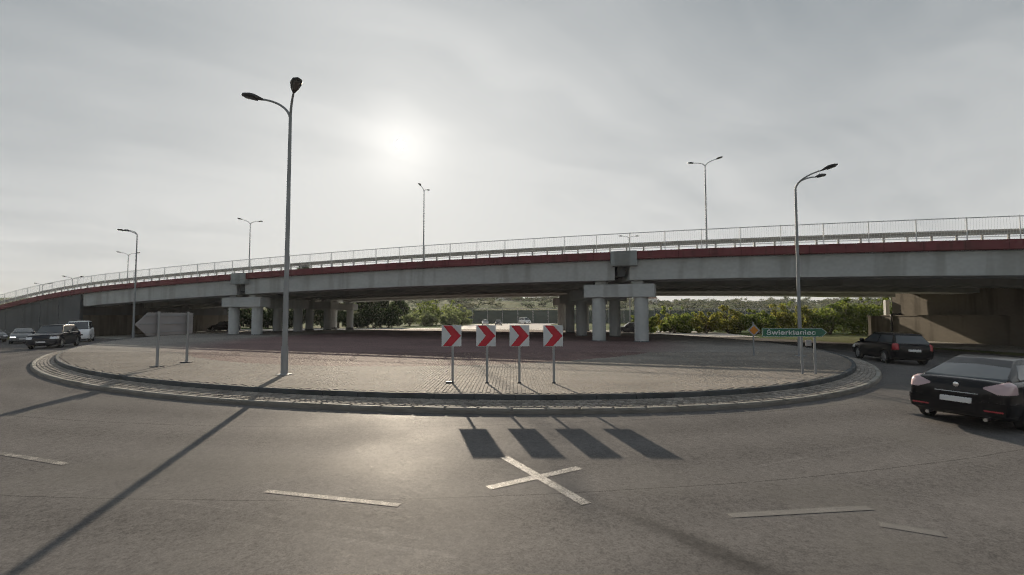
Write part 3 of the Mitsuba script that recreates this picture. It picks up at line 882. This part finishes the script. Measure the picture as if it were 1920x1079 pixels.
def car_meshes(kind):
    if kind in CACHE:
        return CACHE[kind]
    K = KIND[kind]
    L, W, wr = K['L'], K['W'], K['wr']
    dx, dz = np.array(K['deck']).T

    def body(grow):
        rings = []
        for x in np.concatenate([[-L / 2, -L / 2 + 0.03, -L / 2 + 0.09], np.linspace(-L / 2 + 0.2, L / 2 - 0.2, 30), [L / 2 - 0.09, L / 2 - 0.03, L / 2]]):
            t = abs(2 * x / L)
            hw = W / 2 * (1 - 0.10 * t ** 3 - (0.16 if t > 0.999 else 0.06 if t > 0.985 else 0.02 if t > 0.95 else 0)) + grow
            zt = np.interp(x, dx, dz) + grow
            zb = 0.20 + 0.10 * max(0, t - 0.8) / 0.2 + (0.06 if t > 0.999 else 0) - grow
            mid = zb + (zt - zb) * 0.55
            half = [(0.0, zb), (hw * 0.80, zb), (hw * 0.945, zb + 0.06), (hw * 0.985, zb + 0.20), (hw, mid), (hw * 0.985, zt - 0.12), (hw * 0.955, zt - 0.055), (hw * 0.88, zt - 0.012), (hw * 0.55, zt + 0.012), (0.0, zt + 0.02)]
            sec = half + [(-y, z) for y, z in half[-2:0:-1]]
            rings.append(np.array([(x * (1 + grow / (L / 2)), y, z) for y, z in sec]))
        return man(grid_loft(rings))
    b0, b1, b2 = body(0), body(0.008), body(0.028)
    for x in K['wx']:
        for s in (-1, 1):
            c = m3.Manifold.cylinder(0.34, wr + 0.055, wr + 0.055, 28, True).rotate((90, 0, 0)).translate((x, s * (W / 2 - 0.08), wr))
            b0, b1, b2 = b0 - c, b1 - c, b2 - c

    def on_body(x0, x1, y0, y1, z0, z1, r=0.03):
        return tri(b1 ^ man(rbox(x0, x1, y0, y1, z0, z1, r, 12)))
    # greenhouse
    s = m3.Manifold.sphere(0.07, 12)
    bf, br = K['base']
    rf, rr = K['roof']
    zb, zt, hb, ht = K['belt'], K['top'], K['hb'], K['ht']
    A = {}
    for sy in (-1, 1):
        A['bf', sy], A['br', sy] = np.array((bf - 0.07, sy * (hb - 0.13), zb)), np.array((br + 0.07, sy * (hb - 0.13), zb))
        A['bm', sy] = np.array(((bf + br) / 2, sy * (hb - 0.07), zb))
        A['rf', sy], A['rr', sy] = np.array((rf, sy * (ht - 0.10), zt - 0.09)), np.array((rr, sy * (ht - 0.10), zt - 0.11))
        A['rm', sy] = np.array(((rf + rr) / 2 + 0.1, sy * (ht - 0.07), zt - 0.07))
    extra = [np.array(((rf + rr) / 2 + 0.1, 0, zt - 0.045)), np.array((rf + 0.03, 0, zt - 0.07)), np.array((rr - 0.03, 0, zt - 0.085)), np.array((bf + 0.03, 0, zb)), np.array((br - 0.04, 0, zb))]
    gh = m3.Manifold.batch_hull([s.translate(tuple(p)) for p in list(A.values()) + extra])
    gh_big = m3.Manifold.batch_hull([s.scale((1.10, 1.10, 1.10)).translate(tuple(p)) for p in list(A.values()) + extra])
    body_m = tri(b0)
    out = {'body': body_m, 'cabin': tri(gh)}

    def pane(poly, axis, lo, hi):
        """The skin of the cabin within a prism: poly in (y, z) for axis x, in (x, z) for axis y."""
        pr = prism(poly, hi - lo, lo)
        M = np.array([[0, 0, 1, 0], [1, 0, 0, 0], [0, 1, 0, 0], [0, 0, 0, 1]], float) if axis == 'x' else np.array([[1, 0, 0, 0], [0, 0, -1, 0], [0, 1, 0, 0], [0, 0, 0, 1]], float)
        pr.apply_transform(M)
        return tri((gh_big ^ man(pr)) - b0)
    sh = 0.045
    zlo, zhi = zb + 0.015, zt - 0.115
    yw = lambda z: hb + (ht - hb) * (z - zb) / (zt - zb) - 0.105
    quad = Polygon([(-yw(zlo), zlo), (yw(zlo), zlo), (yw(zhi), zhi), (-yw(zhi), zhi)]).buffer(-0.03).buffer(0.03)
    out['windscreen'] = pane(quad, 'x', (rf + bf) / 2 - 0.42, bf + 0.5)
    out['rear_window'] = pane(quad, 'x', br - 0.5, (rr + br) / 2 + 0.12)
    xf = lambda z: bf + (rf - bf) * (z - zb) / (zt - zb)
    xr = lambda z: br + (rr - br) * (z - zb) / (zt - zb)
    xm = (bf + br) / 2 - 0.05
    zh = zt - 0.12
    for nm, (c0, c1) in (('front', (xm + 0.05, None)), ('rear', (None, xm - 0.05))):
        if nm == 'front':
            pts = [(xm + 0.05, zlo), (xf(zlo) - 0.22, zlo), (xf(zh) - 0.10, zh), (xm + 0.05, zh)]
        else:
            pts = [(xr(zlo) + 0.26, zlo), (xm - 0.05, zlo), (xm - 0.05, zh), (xr(zh) + 0.14, zh)]
        pl = Polygon(pts).buffer(-0.04).buffer(0.04)
        for sy, lo, hi in ((1, -1.2, -0.3), (-1, 0.3, 1.2)):
            out[f'side_window_{nm}_{sy}'] = pane(pl, 'y', lo, hi)
    H = L / 2
    zf = np.interp(H - 0.1, dx, dz)
    zr = np.interp(-H + 0.08, dx, dz)
    for sy in (-1, 1):
        y0, y1 = sorted((sy * W * 0.26, sy * W * 0.52))
        out[f'headlight_{sy}'] = on_body(H - 0.42, H + 0.1, y0, y1, zf - 0.17, zf + 0.0)
        if kind in ('hatch', 'suv', 'van'):
            y0, y1 = sorted((sy * W * 0.36, sy * W * 0.52))
            out[f'taillight_{sy}'] = on_body(-H - 0.1, -H + 0.24, y0, y1, zr - 0.30, zr + 0.0)
        else:
            tl = prism(shapely.geometry.polygon.orient(Polygon([(sy * 0.40, zr - 0.10), (sy * 0.70, zr + 0.02), (sy * 1.0, zr + 0.05), (sy * 1.0, zr - 0.20), (sy * 0.66, zr - 0.21)]).buffer(-0.02).buffer(0.02)), 0.5, -H - 0.1)
            tl.apply_transform(np.array([[0, 0, 1, 0], [1, 0, 0, 0], [0, 1, 0, 0], [0, 0, 0, 1]], float))
            out[f'taillight_{sy}'] = tri(b1 ^ man(tl))
        y0, y1 = sorted((sy * W * 0.40, sy * W * 0.53))
        out[f'mirror_{sy}'] = rbox(bf - 0.42, bf - 0.25, *sorted((sy * (W / 2 - 0.02), sy * (W / 2 + 0.16))), zb - 0.02, zb + 0.13, 0.05)
    out['grille'] = on_body(H - 0.3, H + 0.1, -W * 0.23, W * 0.23, zf - 0.24, zf - 0.09)
    out['rear_fascia'] = tri(b2 ^ man(rbox(-H - 0.2, -H + 0.46, -W, W, 0.35, 0.60 if kind == 'sedan' else 0.66, 0.03, 12)))
    out['front_fascia'] = tri(b2 ^ man(rbox(H - 0.46, H + 0.2, -W, W, 0.30, 0.58, 0.03, 12)))
    out['front_bumper'] = on_body(H - 0.5, H + 0.1, -W * 0.42, W * 0.42, 0.26, 0.40)
    out['rear_bumper'] = on_body(-H - 0.1, -H + 0.5, -W * 0.46, W * 0.46, 0.22, 0.36)
    out['front_plate'] = rbox(H - 0.02, H + 0.05, -0.26, 0.26, 0.42, 0.53, 0.008)
    out['rear_plate'] = rbox(-H - 0.046, -H + 0.03, -0.26, 0.26, 0.50 + (0.12 if kind != 'sedan' else 0.04), 0.61 + (0.12 if kind != 'sedan' else 0.04), 0.008)
    tp = [(wr - 0.10, -0.10), (wr - 0.02, -0.10), (wr, -0.075), (wr, 0.075), (wr - 0.02, 0.10), (wr - 0.10, 0.10), (wr - 0.10, -0.10)]
    ty = lathe(tp, 30)
    ty.apply_transform(trimesh.transformations.rotation_matrix(math.pi / 2, [1, 0, 0]))
    rim = lathe([(0, 0.03), (0.05, 0.055), (wr - 0.13, 0.02), (wr - 0.115, 0.085), (wr - 0.095, 0.085), (wr - 0.095, -0.08), (0, -0.08)], 30)
    spokes = []
    for q in range(5):
        sp = rbox(0.03, wr - 0.11, -0.03, 0.03, 0.03, 0.075, 0.01)
        sp.apply_transform(trimesh.transformations.rotation_matrix(q * 2 * math.pi / 5, [0, 0, 1]))
        spokes.append(sp)
    hubm = lathe([(0, -0.075), (wr - 0.105, -0.075), (wr - 0.105, 0.0), (0, 0.0)], 30)
    spm = cat(spokes + [lathe([(0, 0.03), (0.06, 0.03), (0.06, 0.085), (0, 0.085)], 20), lathe([(wr - 0.13, 0.02), (wr - 0.13, 0.085), (wr - 0.098, 0.085), (wr - 0.098, 0.02), (wr - 0.13, 0.02)], 30)])
    out['_tyre'], out['_rim'], out['_hub'] = ty, spm, hubm
    plys = {}
    for nm, me in out.items():
        if len(me.faces):
            plys[nm] = mikit.ply(me, None, 32)
    CACHE[kind] = (K, plys)
    return CACHE[kind]


def car(kind, x, y, heading, paint_key, label, group=None, lights=None, tail='m_tail', z=None, name='car'):
    K, P = car_meshes(kind)
    k = thing(name, label, 'van' if kind == 'van' else 'car', group)
    z = road_at(x, y) if z is None else z
    # lie on the slope of the road
    hx, hy = math.cos(heading), math.sin(heading)
    e_ = 0.9
    if abs(z) > 1e-6:
        gx_, gy_ = (road_at(x + e_, y) - road_at(x - e_, y)) / (2 * e_), (road_at(x, y + e_) - road_at(x, y - e_)) / (2 * e_)
    else:
        gx_ = gy_ = 0.0
    f_ = np.array([hx, hy, gx_ * hx + gy_ * hy]); f_ /= np.linalg.norm(f_)
    u_ = np.array([-gx_, -gy_, 1.0]); u_ /= np.linalg.norm(u_)
    l_ = np.cross(u_, f_)
    M = np.eye(4); M[:3, 0], M[:3, 1], M[:3, 2], M[:3, 3] = f_, l_, u_, (x, y, z)
    tw = T(M.tolist())

    def add(nm, src, mat, extra=None):
        if src not in P:
            return None
        kk = number(k + '__' + nm)
        m_ = tw if extra is None else T((M @ extra).tolist())
        scene[kk] = {**P[src], 'bsdf': {'type': 'ref', 'id': mat}, 'to_world': m_}
        return kk
    add('body', 'body', paint_key)
    add('cabin', 'cabin', paint_key)
    add('windscreen', 'windscreen', 'm_glass')
    add('rear_window', 'rear_window', 'm_glass')
    for nm in ('front_1', 'front_-1', 'rear_1', 'rear_-1'):
        add('side_window', 'side_window_' + nm, 'm_glass')
    for sy in (1, -1):
        hk = add('headlight', f'headlight_{sy}', 'm_lamp_glass')
        if lights:
            scene[hk]['emitter'] = {'type': 'area', 'radiance': rgb(lights, lights, lights * 1.02)}
        add('taillight', f'taillight_{sy}', tail)
        add('mirror', f'mirror_{sy}', paint_key)
    add('grille', 'grille', 'm_trim')
    add('front_fascia', 'front_fascia', paint_key)
    add('rear_fascia', 'rear_fascia', paint_key)
    add('front_bumper', 'front_bumper', 'm_trim')
    add('rear_bumper', 'rear_bumper', 'm_trim')
    add('number_plate', 'front_plate', 'm_plate')
    add('number_plate', 'rear_plate', 'm_plate')
    for wx in K['wx']:
        for sy in (1, -1):
            E_ = np.eye(4)
            E_[:3, 3] = (wx, sy * (K['W'] / 2 - 0.115), K['wr'])
            wk = number(k + '__wheel')
            scene[wk + '__tyre'] = {**P['_tyre'], 'bsdf': {'type': 'ref', 'id': 'm_tyre'}, 'to_world': T((M @ E_).tolist())}
            R_ = E_ @ trimesh.transformations.rotation_matrix(-sy * math.pi / 2, [1, 0, 0])
            scene[wk + '__rim'] = {**P['_rim'], 'bsdf': {'type': 'ref', 'id': 'm_rim'}, 'to_world': T((M @ R_).tolist())}
            scene[wk + '__hub'] = {**P['_hub'], 'bsdf': {'type': 'ref', 'id': 'm_trim'}, 'to_world': T((M @ R_).tolist())}
    return k, M, tw


R = math.radians
# nearest car: place its rear left corner
hd = R(32)
fx, fy = math.cos(hd), math.sin(hd)
lx_, ly_ = -fy, fx
cx0 = np.array([8.80, 11.62]) + 2.375 * np.array([fx, fy]) - 0.91 * np.array([lx_, ly_])
near_car, M_, tw_ = car('sedan', cx0[0], cx0[1], hd, P_BLACK, 'glossy black sedan cut off by the right edge, seen from behind', tail='m_tail_clear')
K_ = KIND['sedan']
for nm, me, mt in (('badge', lathe([(0, 0), (0.045, 0), (0.045, 0.012), (0, 0.016)], 20), 'm_chrome'), ('exhaust', lathe([(0.028, 0), (0.038, 0), (0.038, 0.18), (0.028, 0.18)], 16), 'm_chrome'), ('exhaust', lathe([(0.028, 0), (0.038, 0), (0.038, 0.18), (0.028, 0.18)], 16), 'm_chrome')):
    pass
bd = lathe([(0, 0), (0.05, 0), (0.05, 0.014), (0.03, 0.02), (0, 0.02)], 20)
bd.apply_transform(trimesh.transformations.rotation_matrix(-math.pi / 2, [0, 1, 0]))
bd.apply_translation((-2.365, 0, 0.90))
scene[near_car + '__badge'] = {**mikit.ply(bd, 'm_chrome', 40), 'to_world': tw_}
tr = rbox(-2.395, -2.36, -0.36, 0.36, 0.735, 0.752, 0.008)
scene[near_car + '__trunk_trim'] = {**mikit.ply(tr, 'm_chrome', 40), 'to_world': tw_}
for i, y in enumerate((-0.6, 0.6)):
    rf_ = rbox(-2.412, -2.33, y - 0.15, y + 0.15, 0.415, 0.445, 0.01)
    scene[number(near_car + '__reflector')] = {**mikit.ply(rf_, 'm_tail', 40), 'to_world': tw_}
    ex = tube([(-2.42, y * 0.8, 0.25), (-2.2, y * 0.8, 0.25)], 0.035, 12)
    scene[number(near_car + '__exhaust')] = {**mikit.ply(ex, 'm_chrome', 40), 'to_world': tw_}

car('hatch', 18.9, 25.8, R(80), P_BLACK, 'black hatchback driving away ahead of the nearest sedan')
car('suv', -33.5, 37.7, R(-67), P_NAVY, 'dark blue off-roader leading the queue at the left, front towards the viewer', 'cars queueing at the left', lights=None)
car('van', -40.2, 47.8, R(-55), P_WHITE, 'white van behind the dark off-roader at the left', 'cars queueing at the left')
car('sedan', -46.2, 48.6, R(-47), P_GREY, 'grey sedan with bright headlights left of the dark off-roader', 'cars queueing at the left', lights=0.55)
car('hatch', -47.0, 53.5, R(-50), P_RED, 'dark red hatchback half hidden behind the dark off-roader', 'cars queueing at the left')
car('hatch', -39.55, 37.4, R(-20), P_BEIGE, 'beige car with only its nose showing at the left edge', 'cars queueing at the left')
car('hatch', -51.5, 50.6, R(-30), P_GREY, 'grey hatchback behind the beige car at the left edge', 'cars queueing at the left')
car('suv', -46.5, 83.0, R(175), P_BLACK, 'dark off-roader under the viaduct left of the left-hand pier', z=0.0)
car('suv', 16.4, 70.6, R(172), P_NAVY, 'dark off-roader half hidden behind the right-hand pier', z=0.0)
G2 = 'cars far away on the road beyond the viaduct'
car('hatch', -7.2, 138, R(-88), P_SILVER, 'silver car far away behind the second chevron sign', G2, z=0.0)
car('hatch', -3.6, 136, R(-88), P_NAVY, 'dark car far away right of the silver one', G2, z=0.0)
car('van', 4.0, 160, R(-60), P_WHITE, 'white van far away above the third chevron sign', G2, z=0.0)


# ------------------------------------------------------------------ land, walls and buildings behind
def hill_z(x, y):
    r = meshkit.fbm(np.stack([x * 0.006, y * 0.006, x * 0], -1), 4, 4)
    t = np.clip((y - 190 - 0.03 * x) / 260, 0, 1)
    t = t * t * (3 - 2 * t)
    left = 1.0 / (1 + np.exp((x + 10) / 60))
    return t * (12.5 + 5 * left + 9 * (r - 0.5)) - 0.05


gx, gy = np.meshgrid(np.linspace(-900, 1100, 141), np.linspace(185, 1400, 81))
gz = hill_z(gx, gy)
v = np.stack([gx, gy, gz], -1).reshape(-1, 3)
i, j = np.meshgrid(np.arange(80), np.arange(140), indexing='ij')
a = (i * 141 + j).ravel()
f = np.vstack([np.column_stack([a, a + 1, a + 141]), np.column_stack([a + 1, a + 142, a + 141])])
struct('hill', trimesh.Trimesh(v, f, process=False), 'm_grass', True)

nw = thing('noise_barrier', 'long dark green barrier with a pale top rail and posts beyond the road', 'barrier')
wy = 176.0
for i in range(30):
    x0 = -24 + i * 5.2
    part(nw, 'panel', bx(x0 + 0.08, x0 + 5.12, wy - 0.08, wy + 0.08, -0.1, 4.35 + 0.1 * math.sin(i * 0.21)), 'm_noise_wall')
    part(nw, 'post', bx(x0 - 0.11, x0 + 0.11, wy - 0.16, wy + 0.16, -0.1, 4.75), 'm_post')
part(nw, 'top_rail', bx(-24.5, 132, wy - 0.12, wy + 0.12, 4.78, 4.96), 'm_sign_back')

for (x, y, w, d_, h, rot, lab, roof) in ((-6.5, 405, 13, 8, 4.6, 0.1, 'white house on the hill seen between the chevron signs and the deck', True), (107, 395, 9, 8, 4.2, -0.2, 'white house on the hill right of the right-hand pier', True),
                                        (-33, 182, 7, 4, 3.6, 0.05, 'low pale shed among the trees left of the road', False), (-27.5, 200, 5, 4, 3.4, 0.0, 'small pale shed just right of the low one', False)):
    k = thing('house' if roof else 'shed', lab, 'house' if roof else 'shed')
    z0 = float(hill_z(np.array([x]), np.array([y]))[0]) if y > 190 else -0.05
    part(k, 'wall', place(bx(-w / 2, w / 2, -d_ / 2, d_ / 2, -1, h), x, y, z0, rot), 'm_render')
    if roof:
        rp = trimesh.Trimesh([(-w / 2 - 0.4, -d_ / 2 - 0.4, h), (w / 2 + 0.4, -d_ / 2 - 0.4, h), (w / 2 + 0.4, d_ / 2 + 0.4, h), (-w / 2 - 0.4, d_ / 2 + 0.4, h), (-w / 2 + 1.5, 0, h + 2.6), (w / 2 - 1.5, 0, h + 2.6)],
                             [(0, 1, 5), (0, 5, 4), (1, 2, 5), (2, 3, 4), (2, 4, 5), (3, 0, 4), (0, 2, 1), (0, 3, 2)], process=False)
    else:
        rp = bx(-w / 2 - 0.3, w / 2 + 0.3, -d_ / 2 - 0.3, d_ / 2 + 0.3, h + 0.002, h + 0.25)
    part(k, 'roof', place(rp, x, y, z0, rot), 'm_roof' if roof else 'm_render')
    for q in range(int(w // 3)):
        xx = -w / 2 + 1.5 + q * 3
        part(k, 'window', place(bx(xx - 0.5, xx + 0.5, -d_ / 2 - 0.03, -d_ / 2 + 0.03, h * 0.4, h * 0.4 + 1.2), x, y, z0, rot), 'm_window')


# ------------------------------------------------------------------ plants
def leaves(centers, radii, n, size, seed, c0, c1, flat=0.8):
    """n leaf quads spread through lobes; returns mesh and vertex colours."""
    g = np.random.default_rng(seed)
    centers, radii = np.asarray(centers, float), np.asarray(radii, float)
    wgt = radii ** 2
    which = g.choice(len(centers), n, p=wgt / wgt.sum())
    d = g.normal(size=(n, 3))
    d /= np.linalg.norm(d, axis=1, keepdims=True)
    rr = g.random(n) ** 0.45
    bump = 0.72 + 0.56 * meshkit.fbm(d * 2.2 + which[:, None] * 7.1, 3, seed)
    p = centers[which] + d * (radii[which] * rr * bump)[:, None] * np.array([1, 1, flat])
    t = g.normal(size=(n, 3)); t /= np.linalg.norm(t, axis=1, keepdims=True)
    b = np.cross(t, g.normal(size=(n, 3))); b /= np.linalg.norm(b, axis=1, keepdims=True)
    s = size * (0.6 + 0.8 * g.random(n))
    v = np.stack([p - t * s[:, None], p - b * s[:, None] * 0.55, p + t * s[:, None], p + b * s[:, None] * 0.55], 1).reshape(-1, 3)
    i4 = np.arange(n) * 4
    f = np.vstack([np.column_stack([i4, i4 + 1, i4 + 2]), np.column_stack([i4, i4 + 2, i4 + 3])])
    clump = meshkit.fbm(p * 0.9 / max(radii.mean(), 0.3), 3, seed + 3)
    mixv = np.clip(0.5 + 1.7 * (clump - 0.5) + 0.5 * (g.random(n) - 0.5), 0, 1)[:, None]
    col = np.array(c0) * (1 - mixv) + np.array(c1) * mixv
    col = col * (0.8 + 0.4 * g.random((n, 1)))
    return trimesh.Trimesh(v, f, process=False), np.repeat(col, 4, axis=0)


OLIVE = ((0.07, 0.115, 0.025), (0.27, 0.31, 0.07))
GREEN = ((0.06, 0.10, 0.02), (0.23, 0.27, 0.05))
RUST = ((0.09, 0.115, 0.025), (0.32, 0.30, 0.065))
DARK = ((0.025, 0.045, 0.02), (0.08, 0.11, 0.045))
PALE = ((0.12, 0.16, 0.07), (0.30, 0.34, 0.16))
ORD = ['first', 'second', 'third', 'fourth', 'fifth', 'sixth', 'seventh', 'eighth', 'ninth', 'tenth', 'eleventh', 'twelfth', 'thirteenth', 'fourteenth', 'fifteenth', 'sixteenth']


def shrub(x, y, h, w, n, size, pal, seed, label, group, name='shrub'):
    g = np.random.default_rng(seed)
    k = thing(name, label, 'bush', group)
    nl = 11
    c = [(x + (g.random() - 0.5) * w * 1.05, y + (g.random() - 0.5) * w * 0.7, h * (0.16 + 0.56 * g.random())) for _ in range(nl)]
    r = [h * (0.14 + 0.22 * g.random()) for _ in range(nl)]
    c += [(x + (g.random() - 0.5) * w, y + (g.random() - 0.5) * w * 0.5, h * (0.75 + 0.32 * g.random())) for _ in range(6)]
    r += [h * (0.06 + 0.09 * g.random()) for _ in range(6)]
    m, col = leaves(c, r, n, size, seed, *pal)
    m.vertices[:, 2] = np.maximum(m.vertices[:, 2], 0.0 + 0.02 * g.random(len(m.vertices)))
    part(k, 'foliage', m, 'm_leaf', color=col)
    st = cat([tube([(x + (g.random() - 0.5) * 0.3, y, -0.05), (q[0], q[1], q[2])], [0.05, 0.02], 6) for q in c[:4] + c[-6:]])
    part(k, 'stem', st, 'm_bark')


def tree(x, y, z0, h, cw, n, size, pal, seed, label, group, name='tree'):
    g = np.random.default_rng(seed)
    k = thing(name, label, 'tree', group)
    nl = 10
    c, r = [], []
    for q in range(nl):
        t = (q + 0.5) / nl
        rad = cw * (0.55 + 0.45 * math.sin(math.pi * (0.25 + 0.65 * t)))
        a = g.random() * 6.283
        c.append((x + math.cos(a) * rad * 0.55, y + math.sin(a) * rad * 0.55, z0 + h * (0.30 + 0.60 * t)))
        r.append(cw * (0.34 + 0.22 * g.random()) * (1.1 - 0.4 * t))
    m, col = leaves(c, r, n, size, seed, *pal, flat=0.9)
    part(k, 'crown', m, 'm_leaf', color=col)
    tr_ = [tube([(x, y, z0 - 0.1), (x + 0.1, y, z0 + h * 0.4), (x, y + 0.1, z0 + h * 0.8)], [0.02 * h + 0.05, 0.014 * h + 0.03, 0.03], 8)]
    tr_ += [tube([(x, y, z0 + h * 0.3), tuple(0.85 * np.array(q) + 0.15 * np.array((x, y, z0 + h * 0.3)))], [0.008 * h + 0.02, 0.02], 6) for q in c[:6]]
    part(k, 'trunk', cat(tr_), 'm_bark')


# bushes on the verge at the right
GB = 'bushes on the verge beyond the roundabout'
GW = 'low scrub between the verge bushes'
spec = [(19.5, 75, 2.4, 3.4, OLIVE, 'olive bush right of the right-hand pier'), (24.0, 76, 3.6, 3.6, OLIVE, 'taller olive bush between the pier and the diamond sign'), (28.0, 74, 2.9, 3.6, RUST, 'yellowish bush with a gap on its left side'),
        (31.5, 75, 3.7, 3.2, RUST, 'yellow-brown bush left of the diamond sign'), (35.0, 73, 3.2, 3.2, OLIVE, 'bush directly behind the diamond sign'), (38.5, 74, 3.8, 3.2, RUST, 'rusty yellow bush above the green sign'),
        (41.5, 73, 3.9, 3.2, RUST, 'yellow bush behind the right-hand lamp'), (44.0, 71, 4.3, 3.4, OLIVE, 'green bush just right of the right-hand lamp'), (46.5, 70, 4.9, 3.4, GREEN, 'bright green bush over the tip of the green sign'),
        (48.2, 68, 5.2, 3.2, GREEN, 'tall bright green bush left of the black hatchback'), (49.3, 66, 5.6, 3.0, GREEN, 'tallest bush, against the end wall of the right-hand abutment')]
for i, (x, y, h, w, pal, lab) in enumerate(spec):
    shrub(x, y, h, w, 2600, 0.17, pal, 40 + i, lab, GB)
for i in range(14):
    gq = np.random.default_rng(300 + i)
    x = 20.5 + i * 2.1
    shrub(x, 79 - 0.35 * max(0, i - 6) + gq.uniform(-1.5, 2.0), gq.uniform(1.5, 3.0) + (1.2 if i > 9 else 0), gq.uniform(2.8, 4.6), 1300, 0.17, (OLIVE, GREEN, RUST)[i % 3], 320 + i, f'{ORD[i]} patch of low scrub from the left, behind the verge bushes', GW, 'scrub')
# belt of trees behind the left part of the viaduct
GT = 'dark trees in a row behind the left half of the viaduct'
xs = np.linspace(-84, -27, 13)
for i, x in enumerate(xs):
    y = 112 + 5 * math.sin(i * 2.3) + (0 if x > -50 else 6)
    h = 14.0 + 1.1 * math.sin(i * 1.7) if -56 < x < -38 else 9.0 + 1.0 * math.sin(i * 2.1)
    tree(x, y, -0.05, h, 3.6, 3400, 0.34, DARK, 80 + i, f'{ORD[i]} dark tree from the left in the row behind the left half of the viaduct', GT)
GU = 'dark undergrowth below the row of trees'
for i, x in enumerate(np.linspace(-80, -25.5, 16)):
    shrub(x, 106 + 2 * math.sin(i * 1.9), 4.2 + 1.0 * math.sin(i * 1.3), 4.2, 1500, 0.28, DARK, 120 + i, f'{ORD[i]} dark bush from the left at the foot of the tree row behind the viaduct', GU, 'undergrowth')
# pale bushes left of the far road
GP = 'pale bushes on the bank left of the far road'
for i, (x, y, h) in enumerate(((-25.5, 128, 4.4), (-22.5, 132, 3.8), (-20.0, 128, 3.4), (-17.5, 136, 4.2), (-15.5, 130, 3.0), (-14.0, 142, 4.4), (-26.0, 150, 6.6), (-21.5, 146, 6.2), (-17.0, 152, 6.4))):
    shrub(x, y, h, 4.2, 1300, 0.26, PALE if i < 6 else GREEN, 160 + i, f'{ORD[i]} bush from the left in the front row on the bank beside the far road' if i < 6 else f'{ORD[i - 6]} tall green bush at the back of the bank beside the far road', GP, 'bank_shrub')
# far wood on the hill
wood = []
for q in range(3):
    gq = np.random.default_rng(50 + q)
    cc = [(gq.normal() * 1.8, gq.normal() * 1.8, 1.0 + 3.6 * gq.random()) for _ in range(7)]
    wm, wc = leaves(cc, [1.1 + 0.9 * gq.random() for _ in cc], 520, 0.36, 5 + q, ((0.06, 0.085, 0.045), (0.05, 0.072, 0.05), (0.08, 0.10, 0.055))[q], ((0.14, 0.17, 0.09), (0.11, 0.14, 0.08), (0.17, 0.18, 0.09))[q])
    key = number('wood_tree')
    scene[key] = {'type': 'shapegroup', 'crown': mikit.ply(wm, 'm_leaf_far', False, color=wc)}
    wood.append(key)
labels['far_wood'] = {'label': 'scrub and small trees covering the far hillside', 'category': 'wood', 'kind': 'stuff'}
g = np.random.default_rng(21)
cnt = 0
while cnt < 1500:
    x, y = g.uniform(-260, 340), g.uniform(188, 480)
    dens = meshkit.fbm(np.array([[x * 0.015, y * 0.04, 1.0]]), 3, 9)[0]
    if dens < (0.50 if y < 390 else 0.30):
        continue
    sc = g.uniform(0.35, 0.8) if y < 390 else g.uniform(0.55, 1.15)
    z0 = float(hill_z(np.array([x]), np.array([y]))[0])
    cnt += 1
    w_ = wood[int(g.integers(3))]
    scene[f'far_wood__{cnt:03d}'] = {'type': 'instance', 'g': {'type': 'ref', 'id': w_}, 'to_world': T().translate([x, y, z0 - 0.3]).rotate([0, 0, 1], float(g.uniform(0, 360))).scale([sc * g.uniform(0.9, 1.6), sc * g.uniform(0.9, 1.6), sc * g.uniform(0.7, 1.2)])}

# ------------------------------------------------------------------ the air
scene['haze_air'] = {'type': 'homogeneous', 'albedo': 0.95, 'sigma_t': 0.00028}
scene['haze'] = {'type': 'cube', 'bsdf': {'type': 'null'}, 'interior': {'type': 'ref', 'id': 'haze_air'},
                 'to_world': T().translate([0, 1000, 29]).scale([2800, 2300, 31.5])}
labels['haze'] = {'kind': 'stuff', 'label': 'thin summer haze', 'category': 'haze'}
scene['camera']['medium'] = {'type': 'ref', 'id': 'haze_air'}
